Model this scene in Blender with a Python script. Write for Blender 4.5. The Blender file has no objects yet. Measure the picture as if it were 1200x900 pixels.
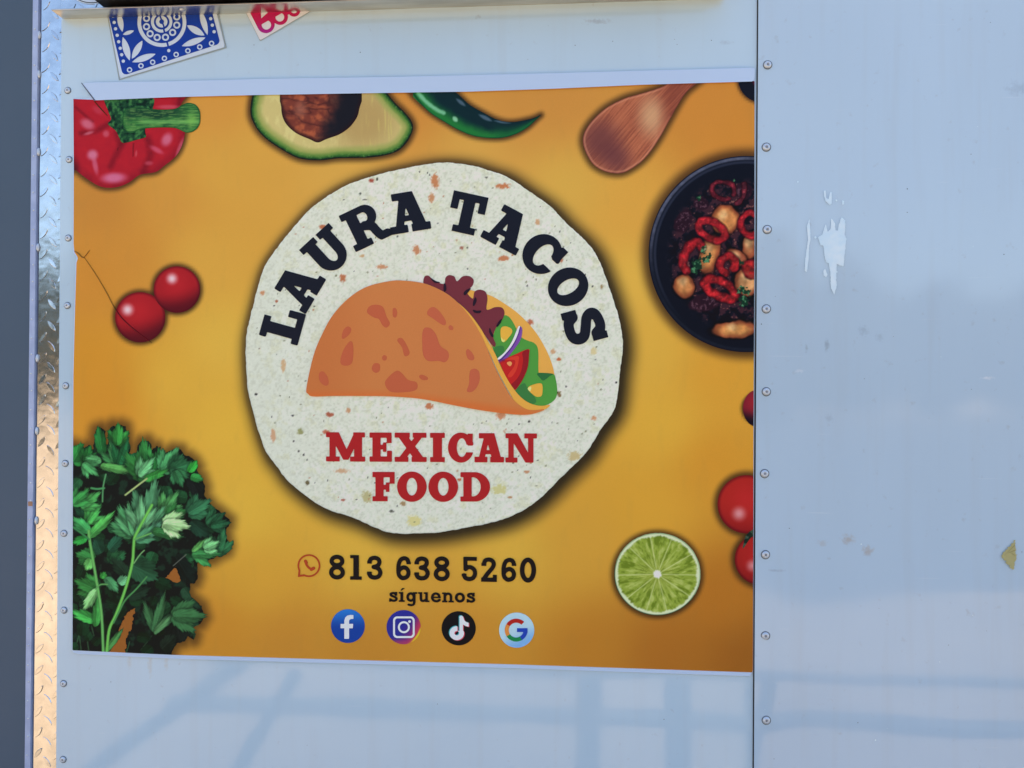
import bpy, bmesh, math, random
import numpy as np
from mathutils import Matrix, Vector

random.seed(7)
scene = bpy.context.scene
COL = scene.collection
rad = math.radians

# ------------------------------------------------------------------ camera
F = 900.0                       # focal length in photo pixels (photo 1200 x 900)
CAM = Vector((0.0, -1.35, 1.5))
YAW, PITCH, ROLL = rad(4.3), rad(0.1), rad(0.36)
ROT = Matrix.Rotation(YAW, 4, 'Z') @ Matrix.Rotation(rad(90) + PITCH, 4, 'X') @ Matrix.Rotation(ROLL, 4, 'Z')
cam_data = bpy.data.cameras.new('camera')
cam_data.sensor_width = 36.0
cam_data.lens = 36.0 * F / 1200.0
cam_data.clip_start = 0.01
cam_data.clip_end = 500.0
cam = bpy.data.objects.new('camera', cam_data)
COL.objects.link(cam)
cam.matrix_world = Matrix.Translation(CAM) @ ROT
scene.camera = cam

# ------------------------------------------------------------------ sky, sun, exposure
SUN_EL, SUN_AZ = 64.0, 20.0     # the sun stands behind the trailer
world = bpy.data.worlds.new('World')
scene.world = world
world.use_nodes = True
wn = world.node_tree.nodes
bg = wn['Background']
sky = wn.new('ShaderNodeTexSky')
sky.sky_type = 'NISHITA'
sky.sun_disc = False
sky.sun_elevation = rad(SUN_EL)
sky.sun_rotation = rad(SUN_AZ)
sky.air_density = 1.0
sky.dust_density = 2.0
world.node_tree.links.new(sky.outputs['Color'], bg.inputs['Color'])
bg.inputs['Strength'].default_value = 0.12
sun_data = bpy.data.lights.new('sun', 'SUN')
sun_data.energy = 4.0
sun_data.angle = rad(0.5)
sun_data.color = (1.0, 0.95, 0.87)
sun = bpy.data.objects.new('sun', sun_data)
COL.objects.link(sun)
sd = Vector((math.sin(rad(SUN_AZ)) * math.cos(rad(SUN_EL)), math.cos(rad(SUN_AZ)) * math.cos(rad(SUN_EL)), math.sin(rad(SUN_EL))))
sun.rotation_euler = sd.to_track_quat('Z', 'Y').to_euler()
sun.location = (2, 6, 9)
vs = scene.view_settings
vs.view_transform = 'Standard'
vs.look = 'None'
vs.gamma = 1.0
vs.use_curve_mapping = False
vs.exposure = 1.56
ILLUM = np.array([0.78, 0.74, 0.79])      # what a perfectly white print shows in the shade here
HAZE = np.array([0.002, 0.001, 0.001])    # what a black print shows (its gloss)

# ------------------------------------------------------------------ helpers
R3 = np.array(ROT.to_3x3())
C3 = np.array(CAM)


def P(u, v, off=0.0):
    """photo pixel -> point on the trailer side (the plane y = -off)"""
    u = np.asarray(u, float); v = np.asarray(v, float)
    d = np.stack([(u - 600) / F, -(v - 450) / F, -np.ones_like(u)], -1) @ R3.T
    t = (-np.asarray(off, float) - C3[1]) / d[..., 1]
    return C3 + d * t[..., None]


def s2l(c):
    c = np.asarray(c, float) / 255.0
    return np.where(c <= 0.04045, c / 12.92, ((c + 0.055) / 1.055) ** 2.4)


def A(c):
    """colour seen in the photograph -> surface colour"""
    return np.clip((s2l(c) - HAZE) / ILLUM, 0.004, 0.92)


def hashn(ix, iy, seed):
    n = (ix.astype(np.int64) * 374761393 + iy.astype(np.int64) * 668265263 + seed * 974711) & 0xffffffff
    n = ((n ^ (n >> 13)) * 1274126177) & 0xffffffff
    return ((n ^ (n >> 16)) & 0xffff) / 65535.0


def vnoise(x, y, seed=0):
    ix = np.floor(x); iy = np.floor(y)
    fx = x - ix; fy = y - iy
    fx = fx * fx * (3 - 2 * fx); fy = fy * fy * (3 - 2 * fy)
    a = hashn(ix, iy, seed); b = hashn(ix + 1, iy, seed)
    c = hashn(ix, iy + 1, seed); d = hashn(ix + 1, iy + 1, seed)
    return (a * (1 - fx) + b * fx) * (1 - fy) + (c * (1 - fx) + d * fx) * fy


def fbm(x, y, seed=0, octv=4):
    s = 0; a = 0.5; t = 0
    for k in range(octv):
        s = s + a * vnoise(x, y, seed + k * 17); t += a
        x, y = (x * 0.8 - y * 0.6) * 2.03 + 3.1, (x * 0.6 + y * 0.8) * 2.03 + 1.7; a *= 0.5
    return s / t


def smooth(a, b, x):
    t = np.clip((x - a) / (b - a), 0, 1)
    return t * t * (3 - 2 * t)


def spline(pts, closed=True, n=6):
    p = np.array(pts, float)
    N = len(p); out = []
    rng = range(N) if closed else range(N - 1)
    for i in rng:
        if closed:
            p0, p1, p2, p3 = p[(i - 1) % N], p[i], p[(i + 1) % N], p[(i + 2) % N]
        else:
            p0, p1, p2, p3 = p[max(i - 1, 0)], p[i], p[i + 1], p[min(i + 2, N - 1)]
        for k in range(n):
            t = k / n
            out.append(0.5 * ((2 * p1) + (p2 - p0) * t + (2 * p0 - 5 * p1 + 4 * p2 - p3) * t * t + (3 * p1 - p0 - 3 * p2 + p3) * t ** 3))
    if not closed:
        out.append(p[-1])
    return np.array(out)


# signed distances, positive inside
def sd_poly(X, Y, pts):
    pts = np.asarray(pts, float)
    d2 = np.full(X.shape, 1e18); ins = np.zeros(X.shape, bool)
    for (x0, y0), (x1, y1) in zip(pts, np.roll(pts, -1, 0)):
        ex, ey = x1 - x0, y1 - y0
        L = ex * ex + ey * ey + 1e-12
        wx, wy = X - x0, Y - y0
        t = np.clip((wx * ex + wy * ey) / L, 0, 1)
        d2 = np.minimum(d2, (wx - ex * t) ** 2 + (wy - ey * t) ** 2)
        if y0 != y1:
            ins ^= ((y0 > Y) != (y1 > Y)) & (X < ex * (Y - y0) / (y1 - y0) + x0)
    d = np.sqrt(d2)
    return np.where(ins, d, -d)


def sd_line(X, Y, pts, hw):
    d2 = np.full(X.shape, 1e18)
    pts = np.asarray(pts, float)
    for (x0, y0), (x1, y1) in zip(pts[:-1], pts[1:]):
        ex, ey = x1 - x0, y1 - y0
        t = np.clip(((X - x0) * ex + (Y - y0) * ey) / (ex * ex + ey * ey + 1e-12), 0, 1)
        d2 = np.minimum(d2, (X - x0 - ex * t) ** 2 + (Y - y0 - ey * t) ** 2)
    return hw - np.sqrt(d2)


def sd_circ(X, Y, x, y, r):
    return r - np.hypot(X - x, Y - y)


def sd_ell(X, Y, x, y, rx, ry, a=0.0):
    c, s = math.cos(a), math.sin(a)
    px = ((X - x) * c + (Y - y) * s) / rx; py = (-(X - x) * s + (Y - y) * c) / ry
    return (1 - np.hypot(px, py)) * min(rx, ry)


def sd_box(X, Y, x0, x1, y0, y1):
    return np.minimum(np.minimum(X - x0, x1 - X), np.minimum(Y - y0, y1 - Y))


def sd_lens(X, Y, a, b, w):
    ax, ay = a; bx, by = b
    L = math.hypot(bx - ax, by - ay); ux, uy = (bx - ax) / L, (by - ay) / L
    mx, my = (ax + bx) / 2, (ay + by) / 2
    s = (X - mx) * ux + (Y - my) * uy; t = -(X - mx) * uy + (Y - my) * ux
    h = L / 2; Rr = (h * h + w * w) / (2 * w)
    return Rr - np.hypot(s, np.abs(t) + Rr - w)


def over(col, c, a):
    a = np.clip(a, 0, 1)[..., None]
    return col * (1 - a) + np.asarray(c, float) * a


def flat(c):
    c = np.asarray(c, float)
    return lambda X, Y: np.broadcast_to(c, X.shape + (3,)).copy()


def set_props(o, label=None, cat=None, group=None, kind=None):
    if label: o['label'] = label
    if cat: o['category'] = cat
    if group: o['group'] = group
    if kind: o['kind'] = kind
    return o


def link(name, me, mat=None, parent=None, label=None, cat=None, group=None, kind=None):
    o = bpy.data.objects.new(name, me)
    COL.objects.link(o)
    if mat is not None:
        me.materials.append(mat) if not me.materials else None
    if parent is not None:
        o.parent = parent
        o.matrix_parent_inverse = parent.matrix_basis.inverted()
    return set_props(o, label, cat, group, kind)


def empty(name, loc, label, cat, group=None):
    o = bpy.data.objects.new(name, None)
    o.location = loc; o.empty_display_size = 0.05
    COL.objects.link(o)
    return set_props(o, label, cat, group)


def march(sdf, x0, x1, y0, y1, step):
    nx = max(3, int(math.ceil((x1 - x0) / step)) + 1); ny = max(3, int(math.ceil((y1 - y0) / step)) + 1)
    xs = np.linspace(x0, x1, nx); ys = np.linspace(y0, y1, ny)
    X, Y = np.meshgrid(xs, ys)
    D = sdf(X, Y)
    D = np.where(np.abs(D) < 1e-9, 1e-9, D)
    # the frame of the grid is outside, so that shapes cut by their box close on it
    ins = D > 0
    idx = -np.ones(D.shape, int)
    idx[ins] = np.arange(ins.sum())
    verts = [np.stack([X[ins], Y[ins]], -1)]
    nv = int(ins.sum())
    c00, c10, c11, c01 = ins[:-1, :-1], ins[:-1, 1:], ins[1:, 1:], ins[1:, :-1]
    full = c00 & c10 & c11 & c01
    j, i = np.nonzero(full)
    faces = np.stack([idx[j, i], idx[j, i + 1], idx[j + 1, i + 1], idx[j + 1, i]], -1).tolist()
    mixed = (c00 | c10 | c11 | c01) & ~full
    extra = []; cache = {}
    for j, i in zip(*np.nonzero(mixed)):
        cs = ((j, i), (j, i + 1), (j + 1, i + 1), (j + 1, i))
        f = []
        for k in range(4):
            a = cs[k]; b = cs[(k + 1) % 4]
            if ins[a]: f.append(int(idx[a]))
            if ins[a] != ins[b]:
                key = (a, b) if a < b else (b, a)
                q = cache.get(key)
                if q is None:
                    t = D[a] / (D[a] - D[b])
                    t = min(max(t, 0.02), 0.98)
                    extra.append((X[a] + (X[b] - X[a]) * t, Y[a] + (Y[b] - Y[a]) * t))
                    q = nv + len(extra) - 1; cache[key] = q
                f.append(q)
        if len(f) >= 3: faces.append(f)
    if extra: verts.append(np.array(extra))
    return np.concatenate(verts), faces


def wave(u, v):
    """slight waviness of the vinyl, metres"""
    return 0.0009 * (fbm(u / 190.0, v / 160.0, 91, 2) - 0.5) + 0.0006


def paint_mesh(name, V, faces, colfn, off, simple, wavy=True, mapfn=None):
    """2D polygons in photo pixels -> printed sheet on the trailer side"""
    if simple:
        bm = bmesh.new()
        vs_ = [bm.verts.new((x, y, 0)) for x, y in V]
        for f in faces:
            try: bm.faces.new([vs_[k] for k in f])
            except ValueError: pass
        bmesh.ops.dissolve_limit(bm, angle_limit=0.03, verts=bm.verts, edges=bm.edges)
        bmesh.ops.triangulate(bm, faces=bm.faces)
        bm.verts.index_update()
        V = np.array([v.co[:2] for v in bm.verts]); faces = [[v.index for v in f.verts] for f in bm.faces]
        bm.free()
    U = V if mapfn is None else mapfn(V)
    u, v = U[:, 0], U[:, 1]
    pts = P(u, v, off + (wave(u, v) if wavy else 0.0))
    me = bpy.data.meshes.new(name)
    # photo v runs down: turn the faces to the camera
    a = faces[0]
    def area(f): return sum(U[f[k]][0] * U[f[(k + 1) % len(f)]][1] - U[f[(k + 1) % len(f)]][0] * U[f[k]][1] for k in range(len(f)))
    if area(a) > 0: faces = [f[::-1] for f in faces]
    me.from_pydata(pts.tolist(), [], faces)
    rgb = A(colfn(V[:, 0], V[:, 1]))
    at = me.color_attributes.new('ink', 'FLOAT_COLOR', 'POINT')
    at.data.foreach_set('color', np.concatenate([rgb, np.ones((len(V), 1))], 1).astype(np.float32).ravel())
    return me


def sheet(name, box, step, sdf, colfn, off, parent, simple=False, mat=None, label=None, wavy=True, mapfn=None, **kw):
    V, faces = march(sdf, *box, step)
    me = paint_mesh(name, V, faces, colfn, off, simple, wavy, mapfn)
    return link(name, me, mat or INK, parent, label, **kw)


# ------------------------------------------------------------------ materials
def mat(name, color=(0.5, 0.5, 0.5), rough=0.5, metal=0.0, spec=0.5):
    m = bpy.data.materials.new(name)
    m.use_nodes = True
    b = m.node_tree.nodes['Principled BSDF']
    b.inputs['Base Color'].default_value = (*color, 1)
    b.inputs['Roughness'].default_value = rough
    b.inputs['Metallic'].default_value = metal
    b.inputs['Specular IOR Level'].default_value = spec
    return m


def nodes(m):
    nt = m.node_tree
    return nt, nt.nodes, nt.links, nt.nodes['Principled BSDF']


def add_noise(m, c0, c1, scale, detail=4, lo=0.35, hi=0.65, stretch=(1, 1, 1), bump=0.0, bscale=None, bdist=0.01):
    nt, N, L, b = nodes(m)
    tc = N.new('ShaderNodeTexCoord'); mp = N.new('ShaderNodeMapping')
    mp.inputs['Scale'].default_value = stretch
    L.new(tc.outputs['Object'], mp.inputs['Vector'])
    n = N.new('ShaderNodeTexNoise'); n.inputs['Scale'].default_value = scale; n.inputs['Detail'].default_value = detail
    L.new(mp.outputs['Vector'], n.inputs['Vector'])
    r = N.new('ShaderNodeValToRGB')
    r.color_ramp.elements[0].position = lo; r.color_ramp.elements[1].position = hi
    r.color_ramp.elements[0].color = (*c0, 1); r.color_ramp.elements[1].color = (*c1, 1)
    L.new(n.outputs['Fac'], r.inputs['Fac'])
    L.new(r.outputs['Color'], b.inputs['Base Color'])
    if bump:
        n2 = N.new('ShaderNodeTexNoise'); n2.inputs['Scale'].default_value = bscale or scale; n2.inputs['Detail'].default_value = 2
        L.new(tc.outputs['Object'], n2.inputs['Vector'])
        bp = N.new('ShaderNodeBump'); bp.inputs['Strength'].default_value = bump; bp.inputs['Distance'].default_value = bdist
        L.new(n2.outputs['Fac'], bp.inputs['Height'])
        L.new(bp.outputs['Normal'], b.inputs['Normal'])
    return m


INK = mat('printed_vinyl', rough=0.45, spec=0.10)
nt, N, L, b = nodes(INK)
at = N.new('ShaderNodeAttribute'); at.attribute_name = 'ink'
tcn = N.new('ShaderNodeTexCoord')
nz = N.new('ShaderNodeTexNoise'); nz.inputs['Scale'].default_value = 900; nz.inputs['Detail'].default_value = 2
L.new(tcn.outputs['Object'], nz.inputs['Vector'])
mr = N.new('ShaderNodeMapRange'); mr.inputs['To Min'].default_value = 0.93; mr.inputs['To Max'].default_value = 1.07
L.new(nz.outputs['Fac'], mr.inputs['Value'])
mx = N.new('ShaderNodeVectorMath'); mx.operation = 'SCALE'
L.new(at.outputs['Color'], mx.inputs[0]); L.new(mr.outputs['Result'], mx.inputs['Scale'])
L.new(mx.outputs['Vector'], b.inputs['Base Color'])

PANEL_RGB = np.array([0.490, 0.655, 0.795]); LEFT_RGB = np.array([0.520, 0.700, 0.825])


def panel_paint(name, rgb):
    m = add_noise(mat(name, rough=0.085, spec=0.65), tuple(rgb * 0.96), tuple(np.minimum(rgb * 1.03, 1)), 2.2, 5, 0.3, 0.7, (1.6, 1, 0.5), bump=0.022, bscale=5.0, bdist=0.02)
    nt, N, L, b = nodes(m)
    src = b.inputs['Base Color'].links[0].from_socket
    ge = N.new('ShaderNodeNewGeometry')

    def nz(scale, stretch, detail, lo, hi):
        mp = N.new('ShaderNodeMapping'); mp.inputs['Scale'].default_value = stretch
        L.new(ge.outputs['Position'], mp.inputs['Vector'])
        n = N.new('ShaderNodeTexNoise'); n.inputs['Scale'].default_value = scale; n.inputs['Detail'].default_value = detail
        L.new(mp.outputs['Vector'], n.inputs['Vector'])
        r = N.new('ShaderNodeMapRange'); r.inputs['From Min'].default_value = lo; r.inputs['From Max'].default_value = hi
        L.new(n.outputs['Fac'], r.inputs['Value'])
        return r.outputs['Result']

    def mix(src, fac, k, c):
        mu = N.new('ShaderNodeMath'); mu.operation = 'MULTIPLY'; mu.inputs[1].default_value = k; mu.use_clamp = True; L.new(fac, mu.inputs[0])
        mx = N.new('ShaderNodeMixRGB'); mx.inputs['Color2'].default_value = (*c, 1)
        L.new(mu.outputs[0], mx.inputs['Fac']); L.new(src, mx.inputs['Color1'])
        return mx.outputs['Color']
    src = mix(src, nz(9, (4, 1, .25), 5, .52, .75), .13, (.42, .45, .46))       # run-down dirt streaks
    src = mix(src, nz(70, (1, 1, 1), 6, .66, .78), .30, (.34, .38, .42))         # fine specks of dust
    src = mix(src, nz(30, (.25, 1, 6), 3, .70, .76), .22, (.80, .85, .90))       # rubbed scratches
    L.new(src, b.inputs['Base Color'])
    r = nz(5, (1, 1, 1), 5, .3, .7)
    mr = N.new('ShaderNodeMapRange'); mr.inputs['To Min'].default_value = .04; mr.inputs['To Max'].default_value = .095
    L.new(r, mr.inputs['Value']); L.new(mr.outputs['Result'], b.inputs['Roughness'])
    return m


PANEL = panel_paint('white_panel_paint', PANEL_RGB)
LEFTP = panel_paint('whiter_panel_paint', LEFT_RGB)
MARGIN = mat('vinyl_white', tuple(A((172, 190, 240))), 0.4)
ALU = add_noise(mat('ledge_aluminium', rough=0.3, metal=1.0), (0.52, 0.50, 0.47), (0.70, 0.69, 0.67), 60, 4, stretch=(0.15, 1, 1))
TREAD = add_noise(mat('tread_plate_aluminium', rough=0.16, metal=1.0), (0.58, 0.58, 0.58), (0.70, 0.70, 0.70), 40, 4, bump=0.14, bscale=32, bdist=0.004)
RIVET = mat('rivet_aluminium', (0.62, 0.70, 0.78), 0.42, 0.45)
DARK = mat('dark_gap', (0.012, 0.013, 0.015), 0.7)
BLACK = add_noise(mat('black_shelf', rough=0.55, spec=0.2), (0.006, 0.006, 0.007), (0.012, 0.012, 0.013), 30)
GREY = add_noise(mat('slate_grey_paint', rough=0.4, spec=0.15), (0.075, 0.116, 0.166), (0.085, 0.126, 0.178), 3, 4)
STRIP = add_noise(mat('edge_strip_paint', rough=0.35), tuple(A((140, 152, 190))), tuple(A((158, 170, 205))), 30, 4)
BARE = add_noise(mat('bare_aluminium', rough=0.40, metal=0.15), (0.66, 0.86, 0.97), (0.76, 0.91, 0.98), 60, 4)


def add_stains(m, spots):
    """dirt with a shape of its own: (x, z, rx, rz, colour, strength)"""
    nt, N, L, b = nodes(m)
    src = b.inputs['Base Color'].links[0].from_socket
    ge = N.new('ShaderNodeNewGeometry'); sp = N.new('ShaderNodeSeparateXYZ'); L.new(ge.outputs['Position'], sp.inputs[0])
    nz = N.new('ShaderNodeTexNoise'); nz.inputs['Scale'].default_value = 160; nz.inputs['Detail'].default_value = 4
    L.new(ge.outputs['Position'], nz.inputs['Vector'])

    def mth(op, a, c, clamp=False):
        n = N.new('ShaderNodeMath'); n.operation = op; n.use_clamp = clamp
        for i, q in enumerate((a, c)):
            if isinstance(q, (int, float)): n.inputs[i].default_value = q
            else: L.new(q, n.inputs[i])
        return n.outputs[0]
    for x, z, rx, rz, c, k in spots:
        dx = mth('MULTIPLY', mth('SUBTRACT', sp.outputs['X'], x), 1 / rx); dz = mth('MULTIPLY', mth('SUBTRACT', sp.outputs['Z'], z), 1 / rz)
        d = mth('SUBTRACT', 1.0, mth('SQRT', mth('ADD', mth('MULTIPLY', dx, dx), mth('MULTIPLY', dz, dz)), 0.0))
        f = mth('MULTIPLY', mth('ADD', d, mth('MULTIPLY', mth('SUBTRACT', nz.outputs['Fac'], 0.55), 2.2)), k, True)
        f = mth('MINIMUM', f, abs(k) * 0.8)
        mx = N.new('ShaderNodeMixRGB'); mx.inputs['Color2'].default_value = (*c, 1)
        L.new(f, mx.inputs['Fac']); L.new(src, mx.inputs['Color1']); src = mx.outputs['Color']
    L.new(src, b.inputs['Base Color'])


def at_px(u, v): q = P(u, v); return float(q[0]), float(q[2])


STAINS = [(*at_px(u, v), ru * .00153, rv * .00153, c, k) for u, v, ru, rv, c, k in (
    (994, 632, 9, 8, (.42, .36, .30), .7), (1016, 645, 8, 7, (.42, .36, .30), .7), (962, 636, 7, 6, (.44, .44, .44), .5),
    (152, 774, 3.4, 14, (.52, .46, .34), .35), (176, 778, 4, 20, (.50, .43, .30), .35), (195, 775, 3.4, 15, (.52, .46, .34), .35),
    (968, 405, 4, 8, (.28, .36, .44), .7), (944, 408, 2, 6, (.28, .36, .44), .7), (1010, 388, 7, 8, (.33, .44, .56), .6), (1030, 395, 6, 6, (.33, .44, .56), .5),
    (1155, 443, 9, 2.2, (.75, .82, .9), .8), (936, 435, 8, 2.5, (.75, .82, .9), .7), (1190, 105, 14, 9, (.30, .40, .52), .5), (970, 490, 5, 6, (.32, .42, .54), .5),
    (908, 668, 12, 2, (.34, .44, .56), .7), (850, 50, 10, 3, (.35, .45, .55), .5), (700, 25, 20, 4, (.30, .34, .38), .6), (560, 20, 5, 3, (.3, .34, .38), .5))]
SEAM = float(P(885.6, 450)[0])
add_stains(PANEL, [q for q in STAINS if q[0] > SEAM]); add_stains(LEFTP, [q for q in STAINS if q[0] <= SEAM])

# ------------------------------------------------------------------ mesh helpers for the solid things
def box_mesh(name, x0, x1, y0, y1, z0, z1, bev=0.0, seg=2):
    bm = bmesh.new()
    bmesh.ops.create_cube(bm, size=1.0)
    for v in bm.verts:
        v.co = Vector(((x0 + x1) / 2 + v.co.x * (x1 - x0), (y0 + y1) / 2 + v.co.y * (y1 - y0), (z0 + z1) / 2 + v.co.z * (z1 - z0)))
    if bev:
        bmesh.ops.bevel(bm, geom=bm.edges[:], offset=bev, segments=seg, profile=0.5, affect='EDGES')
    me = bpy.data.meshes.new(name); bm.to_mesh(me); bm.free()
    return me


def lathe_mesh(name, prof, seg=14, axis='y'):
    """profile of (radius, height towards the viewer)"""
    bm = bmesh.new(); rings = []
    for r, h in prof:
        if r < 1e-6:
            rings.append([bm.verts.new((0, -h, 0))]); continue
        rings.append([bm.verts.new((r * math.cos(2 * math.pi * k / seg), -h, r * math.sin(2 * math.pi * k / seg))) for k in range(seg)])
    for a, c in zip(rings[:-1], rings[1:]):
        for k in range(seg):
            q = [a[k % len(a)], a[(k + 1) % len(a)], c[(k + 1) % len(c)], c[k % len(c)]]
            q2 = []
            for w in q:
                if w not in q2: q2.append(w)
            if len(q2) > 2: bm.faces.new(q2)
    bmesh.ops.recalc_face_normals(bm, faces=bm.faces)
    for f in bm.faces: f.smooth = True
    me = bpy.data.meshes.new(name); bm.to_mesh(me); bm.free()
    return me


def tube_mesh(name, a, c, r, seg=10):
    a = Vector(a); c = Vector(c); d = (c - a)
    bm = bmesh.new()
    bmesh.ops.create_cone(bm, cap_ends=True, segments=seg, radius1=r, radius2=r, depth=d.length)
    q = d.to_track_quat('Z', 'Y').to_matrix().to_4x4()
    bm.transform(Matrix.Translation((a + c) / 2) @ q)
    me = bpy.data.meshes.new(name); bm.to_mesh(me); bm.free()
    return me


# ------------------------------------------------------------------ ground, trees (what the metal and the paint mirror)
SAND = add_noise(mat('sandy_ground', rough=0.95, spec=0.1), (0.30, 0.215, 0.135), (0.42, 0.31, 0.20), 0.8, 8, 0.3, 0.7, bump=0.4, bscale=14, bdist=0.03)
bm = bmesh.new()
for x, y in ((-150, -150), (150, -150), (150, 150), (-150, 150)): bm.verts.new((x, y, 0))
bm.faces.new(bm.verts)
bmesh.ops.recalc_face_normals(bm, faces=bm.faces)
me = bpy.data.meshes.new('ground'); bm.to_mesh(me); bm.free()
g = link('ground', me, SAND, kind='structure')
if me.polygons[0].normal.z < 0: me.flip_normals()

LEAF = add_noise(mat('tree_leaves', rough=0.7), (0.008, 0.018, 0.006), (0.030, 0.050, 0.018), 0.8, 4)
rng = np.random.default_rng(3)
vv = []; ff = []
for k in range(26):
    cx = -34 + k * 2.7 + rng.normal() * 0.6; cy = -34 + rng.normal() * 2.0
    hh = 5.6 + rng.random() * 2.2; rr = 2.2 + rng.random() * 0.9
    n = 1500
    d = rng.normal(size=(n, 3)); d /= np.linalg.norm(d, axis=1)[:, None]
    lump = 1 + 0.25 * np.sin(d[:, :1] * 5 + k) * np.cos(d[:, 2:] * 4 + 2 * k)
    c = np.array([cx, cy, hh * 0.52]) + d * lump * np.array([rr, rr, hh * 0.46]) * (0.55 + 0.45 * rng.random((n, 1)) ** 0.4)
    s = 0.30 + 0.3 * rng.random((n, 1))
    e1 = rng.normal(size=(n, 3)); e1 /= np.linalg.norm(e1, axis=1)[:, None]
    e2 = np.cross(e1, rng.normal(size=(n, 3))); e2 /= np.linalg.norm(e2, axis=1)[:, None]
    base = len(vv)
    q = np.stack([c - e1 * s, c + e2 * s * 0.6, c + e1 * s, c - e2 * s * 0.6], 1).reshape(-1, 3)
    q[:, 2] = np.maximum(q[:, 2], 0.02)
    vv.extend(q.tolist()); ff.extend([[base + 4 * i + j for j in range(4)] for i in range(n)])
me = bpy.data.meshes.new('tree_line'); me.from_pydata(vv, [], ff)
link('tree_line', me, LEAF, label='row of dark green trees beyond the sandy lot mirrored in the metal', cat='trees', kind='stuff')

# ------------------------------------------------------------------ the trailer
XL = float(P(69, 450)[0]); XS = float(P(885.6, 450)[0])         # left edge of the white side, seam of the two panels
Z0, Z1 = 0.42, 2.75
ZL = 2.1705                                                      # underside of the ledge
XT0 = float(P(43.2, 450)[0])                                     # outer edge of the tread plate
XG = float(P(35.0, 450)[0])                                      # edge of the slate panel
TR = 0.0
trailer = empty('food_trailer', (0, 0, 0), 'white food trailer side with riveted panels, tread plate corner trim and thin metal ledge', 'trailer')
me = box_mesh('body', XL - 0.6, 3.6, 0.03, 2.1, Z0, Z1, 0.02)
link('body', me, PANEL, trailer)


def panel_mesh(name, x0, x1, z0, z1, y, th, nx, nz, amp, seed):
    """sheet-metal panel with a faint oil-canning of its face"""
    xs = np.linspace(x0, x1, nx); zs = np.linspace(z0, z1, nz)
    X, Z = np.meshgrid(xs, zs)
    ew = np.clip(np.minimum(np.minimum(X - x0, x1 - X), np.minimum(Z - z0, z1 - Z)) / 0.06, 0, 1)
    Y = y - amp * ew * (fbm(X * 2.3, Z * 3.1, seed, 2) - 0.5)
    v = np.stack([X, Y, Z], -1).reshape(-1, 3).tolist()
    f = [[j * nx + i, j * nx + i + 1, (j + 1) * nx + i + 1, (j + 1) * nx + i] for j in range(nz - 1) for i in range(nx - 1)]
    nf = len(v)
    ring = [i for i in range(nx)] + [j * nx + nx - 1 for j in range(1, nz)] + [(nz - 1) * nx + i for i in range(nx - 2, -1, -1)] + [j * nx for j in range(nz - 2, 0, -1)]
    m = len(ring)
    for k in ring: v.append(tuple(v[k]))
    for k in ring: v.append((v[k][0], y + th, v[k][2]))
    f += [[nf + (k + 1) % m, nf + k, nf + m + k, nf + m + (k + 1) % m] for k in range(m)]
    me = bpy.data.meshes.new(name); me.from_pydata(v, [], f)
    for p in me.polygons: p.use_smooth = len(p.vertices) == 4 and p.index < (nx - 1) * (nz - 1)
    return me


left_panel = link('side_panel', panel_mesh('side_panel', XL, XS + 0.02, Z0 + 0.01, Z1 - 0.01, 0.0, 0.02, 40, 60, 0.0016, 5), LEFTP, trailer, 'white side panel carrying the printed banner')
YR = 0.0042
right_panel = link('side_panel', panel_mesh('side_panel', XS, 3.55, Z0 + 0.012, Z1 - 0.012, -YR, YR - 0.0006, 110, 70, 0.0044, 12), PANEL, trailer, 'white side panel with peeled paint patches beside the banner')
# dark strip standing in for the shadow line of the seam
link('seam_shadow', box_mesh('seam_shadow', XS - 0.0016, XS + 0.004, -0.0020, 0.001, Z0 + 0.02, Z1 - 0.02), DARK, trailer)

riv = lathe_mesh('rivet', [(0.0066, 0.0), (0.0068, 0.0008), (0.0062, 0.0022), (0.0046, 0.0034), (0.0027, 0.0038), (0.0023, 0.0034), (0.0021, 0.0022), (0.0, 0.0020)], 18)
rmand = lathe_mesh('rivet_core', [(0.0019, 0.0), (0.0018, 0.0034), (0.0012, 0.0039), (0.0, 0.004)], 10)
riv.materials.append(RIVET); rmand.materials.append(mat('rivet_core_steel', (0.30, 0.33, 0.37), 0.5, 0.4))
rgap = lathe_mesh('rivet_shade_ring', [(0.0084, 0.0002), (0.0082, 0.0004), (0.0060, 0.0005)], 18); rgap.materials.append(mat('rivet_gap_shade', (0.14, 0.17, 0.20), 0.8))  # dark ring painted for the gap and contact shade round each rivet


def add_rivet(u, v, off, parent, s=1.0):
    p = P(u, v, off)
    o = link('rivet', riv, None, parent)
    o.location = p.tolist(); o.rotation_euler = (random.uniform(-.05, .05), random.uniform(0, 6), random.uniform(-.05, .05)); o.scale = (s, s, s)
    c = link('rivet_core', rmand, None, o)
    c.matrix_parent_inverse = Matrix.Identity(4)
    c = link('shade_ring', rgap, None, o); c.matrix_parent_inverse = Matrix.Identity(4)
    return o


for u, v in ((79.5, 106), (81, 187), (80, 279), (79, 358), (77, 452), (76.5, 543), (75, 625), (75, 715), (74.5, 801), (74, 890), (73.5, 975)):
    add_rivet(u, v, 0.0004, left_panel, 0.78)
for u, v in ((899.5, 76), (898, 172.5), (899, 269), (898, 362), (898, 459), (896, 555), (897, 650), (897, 745), (898, 844), (898, 940)):
    add_rivet(u, v, YR + 0.0002, right_panel, 0.95)

# corner tread plate with its raised lugs
TY = -0.0012
trim = link('corner_trim', panel_mesh('corner_trim', XT0, XL + 0.012, Z0, Z1, 0.0016, 0.02, 4, 90, 0.0018, 33), TREAD, trailer, 'polished tread plate corner trim')
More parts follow.
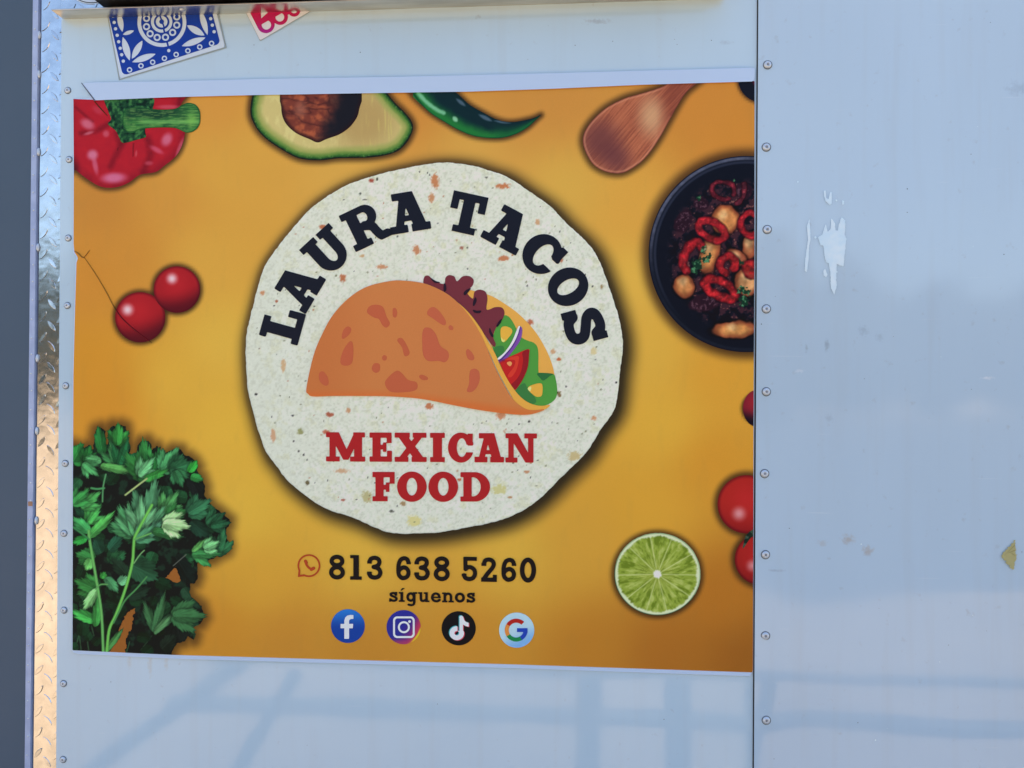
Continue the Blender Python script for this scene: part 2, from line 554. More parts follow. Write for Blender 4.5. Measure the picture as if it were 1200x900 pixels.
# the white sheet laps over the trim: a thin lip
bmx = bmesh.new()
prof = [(-0.0105, 0.0), (-0.0085, 0.0016), (-0.004, 0.0024), (0.004, 0.0024), (0.0085, 0.0016), (0.0105, 0.0)]


def lug_mesh(name, L_, W_, H_):
    bm = bmesh.new()
    base = []; top = []
    for k in range(10):
        a = 2 * math.pi * k / 10
        x = math.copysign(abs(math.cos(a)) ** 1.35, math.cos(a)) * L_; z = math.copysign(abs(math.sin(a)) ** 1.25, math.sin(a)) * W_
        base.append(bm.verts.new((x, 0.0005, z))); top.append(bm.verts.new((x * 0.86, -H_, z * 0.74)))
    for k in range(10): bm.faces.new((base[k], base[(k + 1) % 10], top[(k + 1) % 10], top[k]))
    bm.faces.new(top)
    bmesh.ops.recalc_face_normals(bm, faces=bm.faces)
    me = bpy.data.meshes.new(name); bm.to_mesh(me); bm.free()
    me.materials.append(TREAD)
    return me


lug = lug_mesh('lug', 0.0128, 0.0044, 0.0011)
bmx.free()
period = 0.0384
n = int((2.3 - 0.70) / period)
for k in range(n):
    z = 0.70 + k * period
    for cx, dz, ang in ((XT0 + 0.0095, 0.0, 52), (XT0 + 0.0265, -period * 0.42, -50), (XT0 + 0.0435, -period * 0.1, 52)):
        o = link('lug', lug, None, trim)
        o.location = (cx + random.uniform(-.0006, .0006), 0.0016 , z + dz + random.uniform(-.0008, .0008))
        o.rotation_euler = (random.uniform(-.06, .06), rad(-ang + random.uniform(-4, 4)), random.uniform(-.06, .06))
# dark strip put in for the shadowed joint gap, pale edge strip and slate panel left of the trim
link('joint_shadow_gap', box_mesh('joint_shadow_gap', XG - 0.002, XT0 + 0.004, 0.012, 0.03, Z0, Z1), DARK, trailer)
XE1 = float(P(41.5, 450)[0])
strip = link('edge_strip', panel_mesh('edge_strip', XG, XE1 - 0.0005, Z0, Z1, -0.0030, 0.02, 3, 60, 0.0006, 44), STRIP, trailer, 'narrow pale edge strip dotted with small rivets')
sr = lathe_mesh('strip_rivet', [(0.0017, 0.0), (0.0015, 0.0007), (0.0008, 0.0012), (0.0, 0.0013)], 8); sr.materials.append(RIVET)
for k in range(44):
    o = link('rivet', sr, None, strip); z = 0.78 + k * 0.0335
    o.location = ((XG + XE1) / 2 + random.uniform(-.001, .001), -(-0.0030) * -1, z + random.uniform(-.002, .002))
blob = lathe_mesh('sealant_bead', [(0.0052, 0.0), (0.0048, 0.003), (0.0028, 0.0052), (0.0, 0.0058)], 10); blob.materials.append(RIVET)
for v in (41, 87, 178, 290, 420, 505, 610):
    o = link('sealant_bead', blob, None, trim); o.location = P(46.5 - v * 0.006, v, -0.001).tolist(); o.scale = (0.55, 0.7, 1.5)
slate = link('slate_panel', panel_mesh('slate_panel', XG - 1.3, XG - 0.0006, Z0, Z1, -0.0012, 0.02, 40, 40, 0.002, 21), GREY, trailer, 'smooth slate grey panel beside the tread plate')
rust = link('rust_patch', box_mesh('rust_patch', XG + 0.001, XE1 - 0.0015, -0.0038, -0.0032, 1.272, 1.280), mat('rust', (0.38, 0.22, 0.14), 0.9), strip)

for o in (trim, strip, slate):
    for v in o.data.vertices: v.co.x += 0.0036 * (v.co.z - 1.5) * (1 if v.co.x < XL - 0.004 else 0)
for o in trim.children[:] + strip.children[:]:
    if o.data in (lug, sr): o.location.x += 0.0036 * (o.location.z - 1.5)

# ledge with polished underside, black serving shelf above it
XA, XB = float(P(74.5, 23)[0]), float(P(848, 5)[0])
LD = 0.034
ledge = link('ledge', box_mesh('ledge', XA, XB, -LD, 0.004, ZL, ZL + 0.0028, 0.0006), ALU, trailer, 'thin aluminium ledge over the banner')
bolt = lathe_mesh('ledge_screw', [(0.0045, 0), (0.0042, 0.0012), (0.0028, 0.0022), (0.0, 0.0026)], 10); bolt.materials.append(RIVET)
o = link('ledge_screw', bolt, None, ledge); pz = P(213, 12, LD * 0.65); o.location = (pz[0], -LD * 0.62, ZL); o.rotation_euler = (rad(90), 0, 0)
o.rotation_euler = (rad(90), 0, 0)
XK = float(P(128.5, 9, 0.0)[0])
link('serving_shelf', box_mesh('serving_shelf', XK, XB - 0.02, -0.07, 0.004, ZL + 0.0095, ZL + 0.06, 0.002), BLACK, trailer, 'black serving shelf above the ledge')
o = link('tread_strip', box_mesh('tread_strip', XL + 0.001, XK + 0.03, -0.0016, 0.002, ZL + 0.003, ZL + 0.034, 0.0004), TREAD, trailer)
for k in range(4):
    q = link('lug', lug, None, o); q.location = (XL + 0.02 + k * 0.021, -0.0016, ZL + 0.018); q.rotation_euler = (0, rad(45 if k % 2 else -45), 0)

# wheels under the trailer
TYRE = mat('tyre_rubber', (0.02, 0.02, 0.02), 0.85); RIM = mat('rim_steel', (0.6, 0.6, 0.6), 0.35, 0.9)
ty = lathe_mesh('wheel', [(0.18, 0.0), (0.2, 0.0), (0.30, 0.01), (0.325, 0.04), (0.325, 0.16), (0.30, 0.19), (0.2, 0.2), (0.18, 0.2)], 32); ty.materials.append(TYRE)
ri = lathe_mesh('rim', [(0.19, 0.19), (0.17, 0.17), (0.09, 0.16), (0.06, 0.185), (0.0, 0.19)], 24); ri.materials.append(RIM)
for x, y in ((1.0, 0.3), (1.75, 0.3), (1.0, 1.9), (1.75, 1.9)):
    w = link('wheel', ty, None, trailer); w.location = (x, y, 0.325)
    c = link('rim', ri, None, w); c.matrix_parent_inverse = Matrix.Identity(4)
link('axle_beam', box_mesh('axle_beam', 0.9, 1.85, 0.5, 1.7, 0.28, 0.44, 0.01), DARK, trailer)
for x in (-1.3, 3.3):
    link('jack_stand', box_mesh('jack_stand', x - 0.05, x + 0.05, 0.3, 0.4, 0.0, 0.44, 0.01), DARK, trailer)

# ------------------------------------------------------------------ banner
LY = 0.0003                       # one print layer
B0 = 0.0016                       # back layer of the banner over the panel


def lay(k): return B0 + LY * k


TORT = spline([(526.7, 190.7), (553.3, 194), (577, 201), (596, 208), (620, 224), (644, 241), (665, 262.7), (686.7, 282.7), (700, 301), (710.7, 328), (718.7, 350.7), (725, 372), (729.3, 393), (729.6, 412), (726.7, 434), (721, 477), (703, 505), (686.7, 530.7), (660, 557), (636, 581), (614.7, 597), (588, 609), (553, 617), (516, 623.5), (480, 625.5), (456.7, 624), (440.7, 618.7), (414, 606.7), (382, 596), (358, 581), (336.7, 562.7), (323.3, 545), (312.7, 530.7), (303.3, 506.7), (296.7, 482.7), (290.8, 458.7), (288.7, 432), (288, 408), (290, 385), (298, 353), (302, 337), (310, 313), (323.3, 292), (342, 269), (363.3, 245.3), (384.7, 229.3), (408.7, 216), (435.3, 206.7), (467.3, 198.7), (500, 192.3)], n=4)
PRINT = np.array([(86, 116), (110, 117), (200, 113.5), (300, 111), (420, 109), (550, 107), (650, 103.5), (750, 99), (884.2, 95), (884, 300), (883, 500), (882.4, 788), (600, 778.5), (400, 773), (205, 767.5), (85, 762), (85.3, 600), (86, 440), (88, 360), (89.6, 308), (91.5, 302), (87, 295), (86.2, 285), (86.5, 200)])


def zz(pts, s, ox, oy): return [(ox + x / s, oy + y / s) for x, y in pts]


PEPPER = spline(zz([(20, 150), (200, 130), (300, 120), (880, 120), (888, 200), (872, 240), (905, 330), (912, 430), (890, 530), (840, 620), (750, 695), (680, 745), (560, 765), (480, 822), (380, 862), (260, 860), (150, 800), (60, 730), (10, 690)], 6.665, 80, 90), n=4)
AVO = spline(zz([(260, 300), (195, 410), (173, 520), (195, 590), (240, 645), (310, 695), (400, 742), (500, 752), (590, 742), (740, 738), (850, 715), (905, 670), (935, 610), (930, 570), (900, 530), (850, 480), (805, 425), (720, 330), (600, 260), (400, 250)], 4, 250, 0), n=5)
PIT = spline(zz([(335, 410), (318, 500), (334, 570), (385, 622), (450, 652), (490, 668), (530, 652), (600, 625), (655, 578), (683, 515), (672, 410)], 4, 250, 0), n=5)
CHILE = spline(zz([(120, 415), (200, 515), (280, 570), (360, 615), (440, 642), (540, 648), (610, 632), (670, 600), (715, 560), (736, 538), (690, 556), (600, 572), (530, 560), (460, 525), (400, 490), (300, 415)], 4, 450, 0), n=5)
SPOON = spline(zz([(132, 650), (142, 705), (180, 770), (240, 805), (310, 812), (370, 785), (430, 735), (490, 650), (540, 560), (585, 480), (620, 430), (690, 360), (540, 370), (525, 394), (480, 415), (400, 440), (330, 460), (250, 500), (190, 550), (150, 600)], 4, 650, 0), n=5)
CIL = np.array([(84, 521), (92, 523), (97, 526), (104, 521), (109, 527), (110, 515), (113, 503), (119, 501), (123, 506), (122, 517), (126, 522), (128, 514), (129, 500), (133, 498), (138, 501), (142, 498), (147, 500), (149, 510), (150, 516), (153, 522), (152, 533), (159, 532), (161, 522), (165, 517), (168, 520), (173, 516), (177, 520), (178, 527), (184, 523), (189, 530), (190, 535), (196, 530), (203, 526), (212, 527), (216, 534), (222, 535), (228, 540), (232, 547), (231, 552), (236, 558), (240, 570), (240, 580), (244, 586), (250, 594), (256, 598), (262, 603), (269, 609), (268, 616), (265, 620), (266, 630), (268, 640), (266, 646), (258, 650), (250, 655), (243, 657), (232, 655), (231, 665), (232, 675), (229, 683), (223, 684), (222, 694), (225, 700), (236, 710), (240, 723), (235, 731), (226, 735), (229, 744), (227, 750), (220, 745), (216, 752), (208, 754), (203, 761), (200, 770), (84, 766)])
HOLES = [np.array([(206, 664), (212, 680), (206, 683), (194, 677)]), np.array([(158.6, 712.5), (153.7, 736.6), (148, 746.5), (146.6, 770), (127, 770), (131, 755), (141, 735), (149, 718)])]
T1, T2 = (164.3, 371.8, 29.5), (207.3, 339.3, 27.3)
R1, R2 = (875.0, 591.0, 34.2), (891.0, 655.5, 30.0)
DK = (887.0, 478.5, 16.5 + 0.2)
BOWL = (875.0, 297.7, 115.0)
CRN = (893.0, 92.0, 28.0)
LIME = (770.4, 672.9, 50.5, 48.3)

BGS = [(120, 240, 176, 121, 62), (200, 230, 188, 136, 70), (260, 130, 190, 136, 72), (260, 200, 194, 150, 76), (300, 170, 195, 150, 78), (105, 330, 184, 126, 58), (150, 300, 184, 128, 62), (105, 420, 188, 132, 50), (130, 470, 188, 130, 50), (240, 300, 196, 152, 76), (260, 400, 200, 164, 80), (200, 450, 200, 160, 72), (270, 500, 204, 164, 72), (290, 600, 206, 166, 74), (300, 680, 196, 150, 64), (260, 740, 184, 128, 52), (330, 750, 180, 126, 56), (420, 650, 200, 162, 74), (430, 770, 178, 124, 54), (560, 760, 184, 130, 56), (600, 650, 198, 160, 74), (680, 640, 192, 146, 66), (690, 760, 172, 116, 48), (780, 770, 158, 100, 42), (870, 770, 142, 88, 37), (850, 700, 166, 106, 42), (760, 600, 198, 150, 62), (830, 540, 192, 136, 54), (780, 500, 202, 160, 70), (760, 420, 200, 160, 76), (840, 440, 196, 144, 60), (740, 330, 202, 164, 82), (740, 250, 198, 150, 76), (860, 160, 184, 124, 60), (820, 120, 184, 124, 62), (660, 220, 196, 158, 84), (660, 120, 184, 130, 72), (600, 130, 184, 130, 72), (560, 180, 194, 152, 84), (400, 200, 196, 154, 84), (480, 120, 184, 126, 66)]
BGA = np.array(BGS, float) * np.array([1, 1, 1.07, 1.04, 0.86]); BGA[:, 2] = np.minimum(BGA[:, 2], 217)


def banner_color(X, Y):
    w = 1.0 / (((X[:, None] - BGA[:, 0]) ** 2 + (Y[:, None] - BGA[:, 1]) ** 2) / 900.0 + 1.2) ** 1.6
    col = (w @ BGA[:, 2:]) / w.sum(1)[:, None]
    col = col * (1 + 0.02 * (fbm(X / 40, Y / 40, 5)[:, None] - 0.5))
    # printed soft shadow round every motif
    d = sd_poly(X - 5, Y - 5, TORT)
    col = over(col, (30, 26, 20), 0.92 * smooth(-27, 6, d) ** 1.7)
    d = sd_poly(X, Y, TORT)
    col = over(col, (60, 45, 28), 0.45 * smooth(-9, 0, d))

    def glow(d, r, a=0.75):
        nonlocal col
        col = over(col, (48, 30, 18), a * smooth(-r, 0, d) ** 1.6)
    for pts, r in ((PEPPER, 9), (AVO, 10), (CHILE, 8), (SPOON, 11), (CIL, 19)):
        glow(sd_poly(X, Y, pts), r, .75 if r < 19 else .62)
    for c, r in ((T1, 8), (T2, 8), (R1, 11), (R2, 11), (DK, 5), (BOWL, 19), (CRN, 6)):
        glow(sd_circ(X, Y, *c), r)
    glow(sd_ell(X, Y, *LIME), 9)
    for h in HOLES: col = over(col, (158, 94, 42), 0.8 * (sd_poly(X, Y, h) > -4))
    # faint rubs and drips
    s = fbm(X / 9, Y / 30, 44)
    col = over(col, (150, 120, 70), 0.04 * smooth(0.6, 0.8, s))
    return col


banner = empty('vinyl_banner', P(484, 778, B0).tolist(), 'large orange printed vinyl banner for a taco stand stuck on the white trailer panel', 'banner')
base_pts = np.array([(98, 99.5), (200, 95.5), (300, 93), (480, 90), (650, 86), (884.4, 79.5), (882.6, 792.5), (600, 783), (205, 772), (84.5, 766), (85, 440), (87, 365), (88.4, 308), (90, 302), (85.6, 296), (85.2, 115.4), (110, 116.4)])
me = paint_mesh('backing', *march(lambda X, Y: sd_poly(X, Y, base_pts), 80, 890, 75, 798, 6), flat((170, 187, 238)), lay(0), False)
backing = link('backing', me, MARGIN, banner, 'white unprinted vinyl margin')
art = sheet('printed_background', (84, 886, 93, 790), 2.6, lambda X, Y: sd_poly(X, Y, PRINT), banner_color, lay(1), banner, label='orange and yellow gradient print')
fold = np.array([(95.5, 97.6), (112, 96.4), (200, 95.2), (300, 92.6), (480, 89.6), (650, 85.6), (884.6, 79.2), (884.3, 95.4), (750, 99.4), (650, 103.9), (550, 107.4), (420, 109.4), (300, 111.4), (200, 113.9), (111, 117.6)])
me = paint_mesh('folded_margin', *march(lambda X, Y: sd_poly(X, Y, fold), 90, 890, 75, 120, 3), flat((172, 190, 242)), lay(8) + 0.0006, False)
link('folded_margin', me, MARGIN, banner, 'pale margin folded over along the top edge')
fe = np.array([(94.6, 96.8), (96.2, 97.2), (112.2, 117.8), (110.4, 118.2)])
sheet('fold_shadow', (93, 114, 95, 120), .5, lambda X, Y: sd_poly(X, Y, fe), flat((84, 92, 112)), lay(8) + 0.0008, banner, simple=True)  # dark sliver painted as the shadow beside the folded edge


def inb(sdf):
    """clip a motif to the printed area"""
    return lambda X, Y: np.minimum(sdf(X, Y), sd_poly(X, Y, PRINT))


# ---- bell pepper
def pz(x, y): return (80 + x / 6.665, 90 + y / 6.665)


def hl(col, X, Y, c, rx, ry, a, rgb, k, s=6.665, o=(80, 90)):
    d = sd_ell(X, Y, o[0] + c[0] / s, o[1] + c[1] / s, rx / s, ry / s, a) / min(rx, ry) * s
    return over(col, rgb, k * smooth(0, 0.75, d))


def pepper_col(X, Y):
    col = flat((166, 26, 40))(X, Y)
    d = sd_poly(X, Y, PEPPER)
    n = fbm(X / 7, Y / 7, 8)
    col = over(col, (120, 18, 34), 0.6 * smooth(12, 0, d))
    for pts, w in (([(430, 510), (380, 600), (330, 700)], 7), ([(310, 370), (220, 420), (100, 440)], 6), ([(620, 480), (640, 600), (590, 740)], 8), ([(60, 240), (190, 350)], 3), ([(380, 440), (400, 520)], 7), ([(880, 120), (860, 250)], 5)):
        dl = sd_line(X, Y, spline([pz(*q) for q in pts], False), w)
        col = over(col, (98, 12, 26), 0.55 * smooth(0, w, dl))
    col = over(col, (60, 10, 22), 0.8 * smooth(12, 0, np.hypot((X - 85) / 1.0, (Y - 200) / 2.0)))
    col = over(col, (184, 30, 40), 0.25 * smooth(0.4, 0.75, n))
    for a in (((150, 370), 85, 55, .5, (196, 104, 128), .85), ((190, 610), 62, 60, 0, (200, 120, 150), .85), ((210, 690), 30, 110, -.2, (196, 100, 130), .7), ((355, 790), 140, 60, -.05, (200, 112, 150), .85), ((770, 490), 58, 80, .5, (200, 110, 140), .8), ((690, 570), 85, 30, .5, (196, 84, 112), .75), ((295, 445), 38, 40, 0, (190, 90, 110), .7), ((630, 675), 48, 26, 0, (190, 80, 100), .6), ((780, 235), 130, 24, 0, (200, 90, 110), .6), ((160, 440), 60, 18, -.3, (196, 120, 140), .6), ((870, 560), 25, 130, .35, (200, 110, 130), .55), ((530, 600), 14, 40, .1, (200, 100, 110), .5), ((230, 260), 70, 40, .6, (180, 60, 80), .6)):
        col = hl(col, X, Y, *a)
    for pts in ([(510, 520), (505, 620)], [(390, 555), (384, 575)]):
        col = over(col, (70, 8, 18), 0.8 * smooth(0, .8, sd_line(X, Y, [pz(*q) for q in pts], .9)))
    return col


pp = sheet('bell_pepper_print', (85, 220, 108, 222), 1.0, inb(lambda X, Y: sd_poly(X, Y, PEPPER)), pepper_col, lay(2), banner, label='printed red bell pepper')
CALYX = spline([pz(*q) for q in [(300, 150), (640, 150), (660, 250), (620, 330), (600, 420), (605, 470), (540, 490), (430, 517), (395, 470), (370, 420), (308, 368), (335, 330), (305, 250)]], n=3)
STEM = spline([pz(*q) for q in [(440, 260), (520, 235), (700, 255), (830, 250), (880, 225), (930, 203), (990, 215), (1025, 260), (1032, 320), (1022, 380), (980, 425), (920, 436), (840, 402), (740, 396), (640, 400), (560, 410), (500, 440), (450, 420), (425, 350)]], n=4)


def calyx_col(X, Y):
    n = fbm(X / 3.4, Y / 3.4, 3, 3)
    col = flat((26, 64, 40))(X, Y)
    col = over(col, (66, 124, 66), .8 * smooth(0.5, 0.75, n))
    return over(col, (12, 34, 26), smooth(0.46, 0.3, n))


def stem_col(X, Y):
    x = (X - 80) * 6.665; y = (Y - 90) * 6.665
    col = flat((64, 122, 60))(X, Y)
    col = over(col, (26, 58, 40), 0.95 * smooth(345, 300, y + 12 * np.sin(x / 40)) * smooth(960, 800, x) * smooth(420, 480, x))
    col = over(col, (28, 74, 44), 0.75 * smooth(.4, .7, fbm(x / 70, y / 8, 6)))
    col = over(col, (120, 160, 84), 0.5 * smooth(.5, .72, fbm(x / 50, y / 7, 16)))
    col = over(col, (118, 180, 96), 0.6 * smooth(26, 0, np.abs(y - 352)) * smooth(520, 600, x))
    col = over(col, (128, 186, 84), 0.6 * smooth(70, 0, np.hypot(x - 965, (y - 330) * .7)))
    col = over(col, (110, 170, 70), 0.5 * smooth(60, 0, np.hypot(x - 540, y - 200)))
    d = sd_poly(X, Y, STEM)
    return over(col, (20, 70, 34), 0.75 * smooth(2.2, 0, d))


sheet('pepper_calyx', (122, 182, 108, 170), 0.8, inb(lambda X, Y: sd_poly(X, Y, CALYX)), calyx_col, lay(3), pp)
sheet('pepper_stem', (140, 238, 116, 158), 0.8, lambda X, Y: sd_poly(X, Y, STEM), stem_col, lay(4), pp)


# ---- avocado
def avo_col(X, Y):
    d = sd_poly(X, Y, AVO) + 1.6 * (fbm(X / 4, Y / 4, 2) - 0.5)
    col = flat((196, 180, 118))(X, Y)
    col = over(col, (172, 142, 90), 0.85 * smooth(60, 15, np.hypot(X - 425, (Y - 140) * 1.1)))
    col = over(col, (214, 204, 140), 0.5 * smooth(0.45, 0.7, fbm(X / 6, Y / 14, 9)) * smooth(420, 380, X))
    st = fbm(X / 2.4, Y / 30, 12)
    col = over(col, (204, 196, 110), 0.5 * smooth(0.5, 0.75, st) * smooth(420, 435, X))
    col = over(col, (154, 158, 88), smooth(17, 9, d))
    col = over(col, (92, 128, 58), smooth(10, 5, d))
    col = over(col, (44, 92, 38), smooth(5.5, 2.8, d))
    col = over(col, (24, 30, 24), smooth(2.8, 1.2, d))
    sp = fbm(X / 1.6, Y / 1.6, 77, 2)
    col = over(col, (120, 160, 80), 0.5 * smooth(0.68, 0.8, sp) * smooth(0, 3, d) * smooth(8, 4, d))
    return col


av = sheet('avocado_print', (290, 486, 104, 190), 1.0, inb(lambda X, Y: sd_poly(X, Y, AVO)), avo_col, lay(2), banner, label='printed halved avocado')


def pit_col(X, Y):
    n = np.abs(fbm(X / 26 + Y / 30, Y / 11 - X / 34, 21, 3) - 0.5) * 2
    col = flat((118, 56, 44))(X, Y)
    col = over(col, (164, 84, 56), smooth(.4, .7, fbm(X / 6, Y / 6, 4)))
    col = over(col, (52, 28, 30), 0.8 * smooth(0.13, 0.02, n))
    col = over(col, (96, 44, 38), 0.5 * smooth(0.4, 0.15, n))
    col = over(col, (26, 24, 32), smooth(-6, 22, (X - 378) + (Y - 135) * 0.35 + 12 * (fbm(X / 9, Y / 9, 7) - .5)))
    d = sd_poly(X, Y, PIT)
    col = over(col, (184, 116, 92), .55 * smooth(9, 1, np.hypot((X - 352) * .8, (Y - 128) * .6)))
    return over(col, (40, 20, 22), 0.8 * smooth(6, 0, d))


sheet('avocado_pit', (328, 424, 104, 170), 0.9, inb(lambda X, Y: sd_poly(X, Y, PIT)), pit_col, lay(3), av)


# ---- chile
def chile_col(X, Y):
    x = (X - 450) * 4; y = Y * 4
    low = spline(zz([(120, 415), (200, 515), (280, 570), (360, 615), (440, 642), (540, 648), (610, 632), (670, 600), (736, 538)], 4, 450, 0), False)
    dl = -sd_line(X, Y, low, 0)
    up = spline(zz([(300, 415), (400, 490), (460, 525), (530, 560), (600, 572), (690, 556), (736, 538)], 4, 450, 0), False)
    du = -sd_line(X, Y, up, 0)
    t = dl / (dl + du + 1e-6)
    col = flat((14, 38, 44))(X, Y)
    col = over(col, (34, 112, 52), smooth(0.55, 0.12, t + 0.1 * (fbm(X / 6, Y / 6, 3) - .5)))
    col = over(col, (22, 84, 50), 0.6 * smooth(480, 560, x) * smooth(.9, .3, t))
    hs = sd_line(X, Y, spline(zz([(160, 435), (195, 475), (245, 512), (280, 530)], 4, 450, 0), False), 3.4)
    col = over(col, (124, 190, 150), 0.85 * smooth(-.3, 2.6, hs + 1.2 * (fbm(X / 4, Y / 4, 9) - .5)))
    for a, b_, w in (((322, 545), (345, 572), 3),):
        dd = sd_lens(X, Y, (450 + a[0] / 4, a[1] / 4), (450 + b_[0] / 4, b_[1] / 4), w)
        col = over(col, (136, 196, 158), 0.9 * smooth(-.6, 1.6, dd))
    for a, b_, w in (((335, 460), (385, 500), 2.4), ((440, 535), (510, 570), 2.6), ((510, 565), (600, 578), 2)):
        dd = sd_lens(X, Y, (450 + a[0] / 4, a[1] / 4), (450 + b_[0] / 4, b_[1] / 4), w)
        col = over(col, (84, 104, 124), 0.8 * smooth(-.6, 1.6, dd))
    return over(col, (10, 30, 26), 0.6 * smooth(1.8, 0, np.minimum(dl, du)))


sheet('chile_pepper_print', (484, 636, 103, 164), 0.9, inb(lambda X, Y: sd_poly(X, Y, CHILE)), chile_col, lay(2), banner, label='printed dark green chile pepper')


# ---- wooden spoon
def spoon_col(X, Y):
    c, s = math.cos(rad(-48)), math.sin(rad(-48))
    a = (X - 725) * c + (Y - 155) * s; t = -(X - 725) * s + (Y - 155) * c
    g_ = fbm(a / 34, t / 1.1 + 0.8 * np.sin(a / 18), 14, 3)
    col = flat((166, 94, 68))(X, Y)
    col = over(col, (126, 66, 52), 0.6 * smooth(0.5, 0.72, g_))
    col = over(col, (186, 112, 80), 0.6 * smooth(0.45, 0.25, g_))
    x = (X - 650) * 4; y = Y * 4
    bowl = sd_ell(X, Y, 650 + 330 / 4, 630 / 4, 56, 44, rad(-44))
    col = over(col, (96, 52, 56), 0.75 * smooth(150, 20, np.hypot(x - 215, y - 660)))
    col = over(col, (86, 46, 56), 0.6 * smooth(110, 10, np.hypot(x - 290, y - 745)))
    col = over(col, (204, 160, 120), 0.8 * smooth(120, 10, np.hypot((x - 455) * 1.2, (y - 545) * .8)))
    col = over(col, (206, 140, 110), 0.5 * smooth(1.8, .2, np.abs(sd_poly(X, Y, SPOON) - 2.0)) * (x < 540))
    col = over(col, (120, 58, 46), 0.6 * smooth(470, 560, x))
    col = over(col, (172, 92, 68), 0.35 * smooth(.5, .3, g_) * (x > 480))
    d = sd_poly(X, Y, SPOON)
    return over(col, (92, 44, 38), 0.8 * smooth(1.2, 0, d))


sheet('wooden_spoon_print', (680, 824, 94, 206), 0.9, inb(lambda X, Y: sd_poly(X, Y, SPOON)), spoon_col, lay(2), banner, label='printed wooden spoon')


# ---- tomatoes
def tomato_col(c, hi, dark, base=(160, 28, 36), hr=0.36, hk=0.95, drk=(84, 14, 26)):
    def f(X, Y):
        x = (X - c[0]) / c[2]; y = (Y - c[1]) / c[2]
        r = np.hypot(x, y)
        col = flat(base)(X, Y)
        sh = x * dark[0] + y * dark[1]
        col = over(col, drk, 0.95 * smooth(0.0, 0.95, sh + 0.3 * (r ** 3)))
        col = over(col, (70, 10, 20), 0.55 * smooth(0.86, 1.0, r))
        col = over(col, (196, 40, 46), 0.4 * smooth(.8, 0, np.hypot(x + dark[0] * .3, y + dark[1] * .3)))
        h = np.hypot((X - hi[0]) / c[2], (Y - hi[1]) / c[2]) / hr
        col = over(col, (232, 200, 208), hk * smooth(1.0, 0.0, h))
        return col
    return f


sheet('cherry_tomato_print', (132, 196, 340, 404), 0.9, lambda X, Y: sd_circ(X, Y, *T1), tomato_col(T1, (149.5, 363), (.25, .9)), lay(2), banner, True and False, label='printed cherry tomato crossed by a crease')
sheet('cherry_tomato_print', (178, 237, 310, 370), 0.9, lambda X, Y: sd_circ(X, Y, *T2), tomato_col(T2, (201.5, 326.5), (.2, .9)), lay(3), banner, label='printed cherry tomato, the upper of two')
sheet('tomato_print', (838, 885, 555, 627), 0.9, inb(lambda X, Y: sd_circ(X, Y, *R1)), tomato_col(R1, (866, 602), (.0, .5), (168, 36, 32), .36, .6, (130, 22, 26)), lay(2), banner, label='printed tomato cut off by the panel seam')
rt = sheet('tomato_print', (858, 885, 624, 688), 0.9, inb(lambda X, Y: sd_circ(X, Y, *R2)), tomato_col(R2, (882, 663), (.0, .5), (160, 32, 30), .36, .55, (120, 20, 24)), lay(3), banner, label='printed lower tomato with a leafy stalk')
SEP = spline([(886, 620), (880, 622), (874, 628), (871.5, 636), (870.5, 643), (875, 637), (880, 630), (886, 627)], n=3)
sheet('tomato_stalk', (869, 885, 616, 645), 0.5, inb(lambda X, Y: sd_poly(X, Y, SEP)), lambda X, Y: over(flat((60, 78, 62))(X, Y), (20, 34, 28), smooth(.4, .6, fbm(X / 3, Y / 3, 3))), lay(4), rt)
sheet('dark_tomato_print', (868, 885, 455, 502), 0.8, inb(lambda X, Y: sd_ell(X, Y, 887, 478.5, 16.3, 21.5)), tomato_col((887, 478, 22), (900, 460), (-.1, 1.0), (124, 30, 44), .1, 0, (18, 12, 24)), lay(2), banner, label='dark red tomato print peeking from the seam')


def crn_col(X, Y):
    d = sd_circ(X, Y, *CRN)
    col = flat((20, 20, 32))(X, Y)
    col = over(col, (106, 28, 52), smooth(14, 19, d + 3 * (fbm(X / 4, Y / 4, 4) - .5)))
    return col


sheet('pan_corner_print', (862, 885, 94, 122), 0.8, inb(lambda X, Y: sd_circ(X, Y, *CRN)), crn_col, lay(2), banner, label='corner of a dark bowl print at the top edge')


# ---- lime slice
def lime_col(X, Y):
    x = (X - LIME[0]) / LIME[2]; y = (Y - LIME[1]) / LIME[3]
    r = np.hypot(x, y); th = np.arctan2(y, x)
    n1 = fbm(th * 17, r * 2.4, 5, 3)
    ves = fbm(th * 11, r * 6.5, 8, 3)
    col = flat((138, 156, 58))(X, Y)
    col = over(col, (96, 116, 30), 0.85 * smooth(0.5, 0.72, ves))
    col = over(col, (176, 188, 96), 0.8 * smooth(0.52, 0.74, n1) * smooth(1.0, .2, r))
    col = over(col, (190, 198, 116), 0.55 * smooth(0.45, 0.28, ves))
    col = over(col, (150, 160, 70), 0.5 * smooth(.6, .1, r))
    segs = np.array([-2.35, -1.75, -1.2, -.55, .02, .62, 1.33, 1.85, 2.45, 3.12])
    dth = np.min(np.abs((th[:, None] - segs + math.pi) % (2 * math.pi) - math.pi), 1)
    col = over(col, (198, 206, 140), 0.6 * smooth(1.2, .2, dth * r * LIME[2]) * smooth(.05, .2, r))
    col = over(col, (206, 214, 176), smooth(0.90, 0.95, r + 0.02 * smooth(0.25, 0, dth) + 0.06 * (fbm(th * 20, r * 3, 3) - .5)))
    col = over(col, (226, 228, 212), smooth(.12, .07, r + 0.06 * (fbm(th * 4, r * 9, 31) - .5)))
    col = over(col, (120, 146, 96), 0.7 * smooth(.965, .99, r))
    col = over(col, (30, 50, 26), 0.95 * smooth(.97, 1.0, r) * smooth(-.2, .5, (y - x * .4)))
    return col


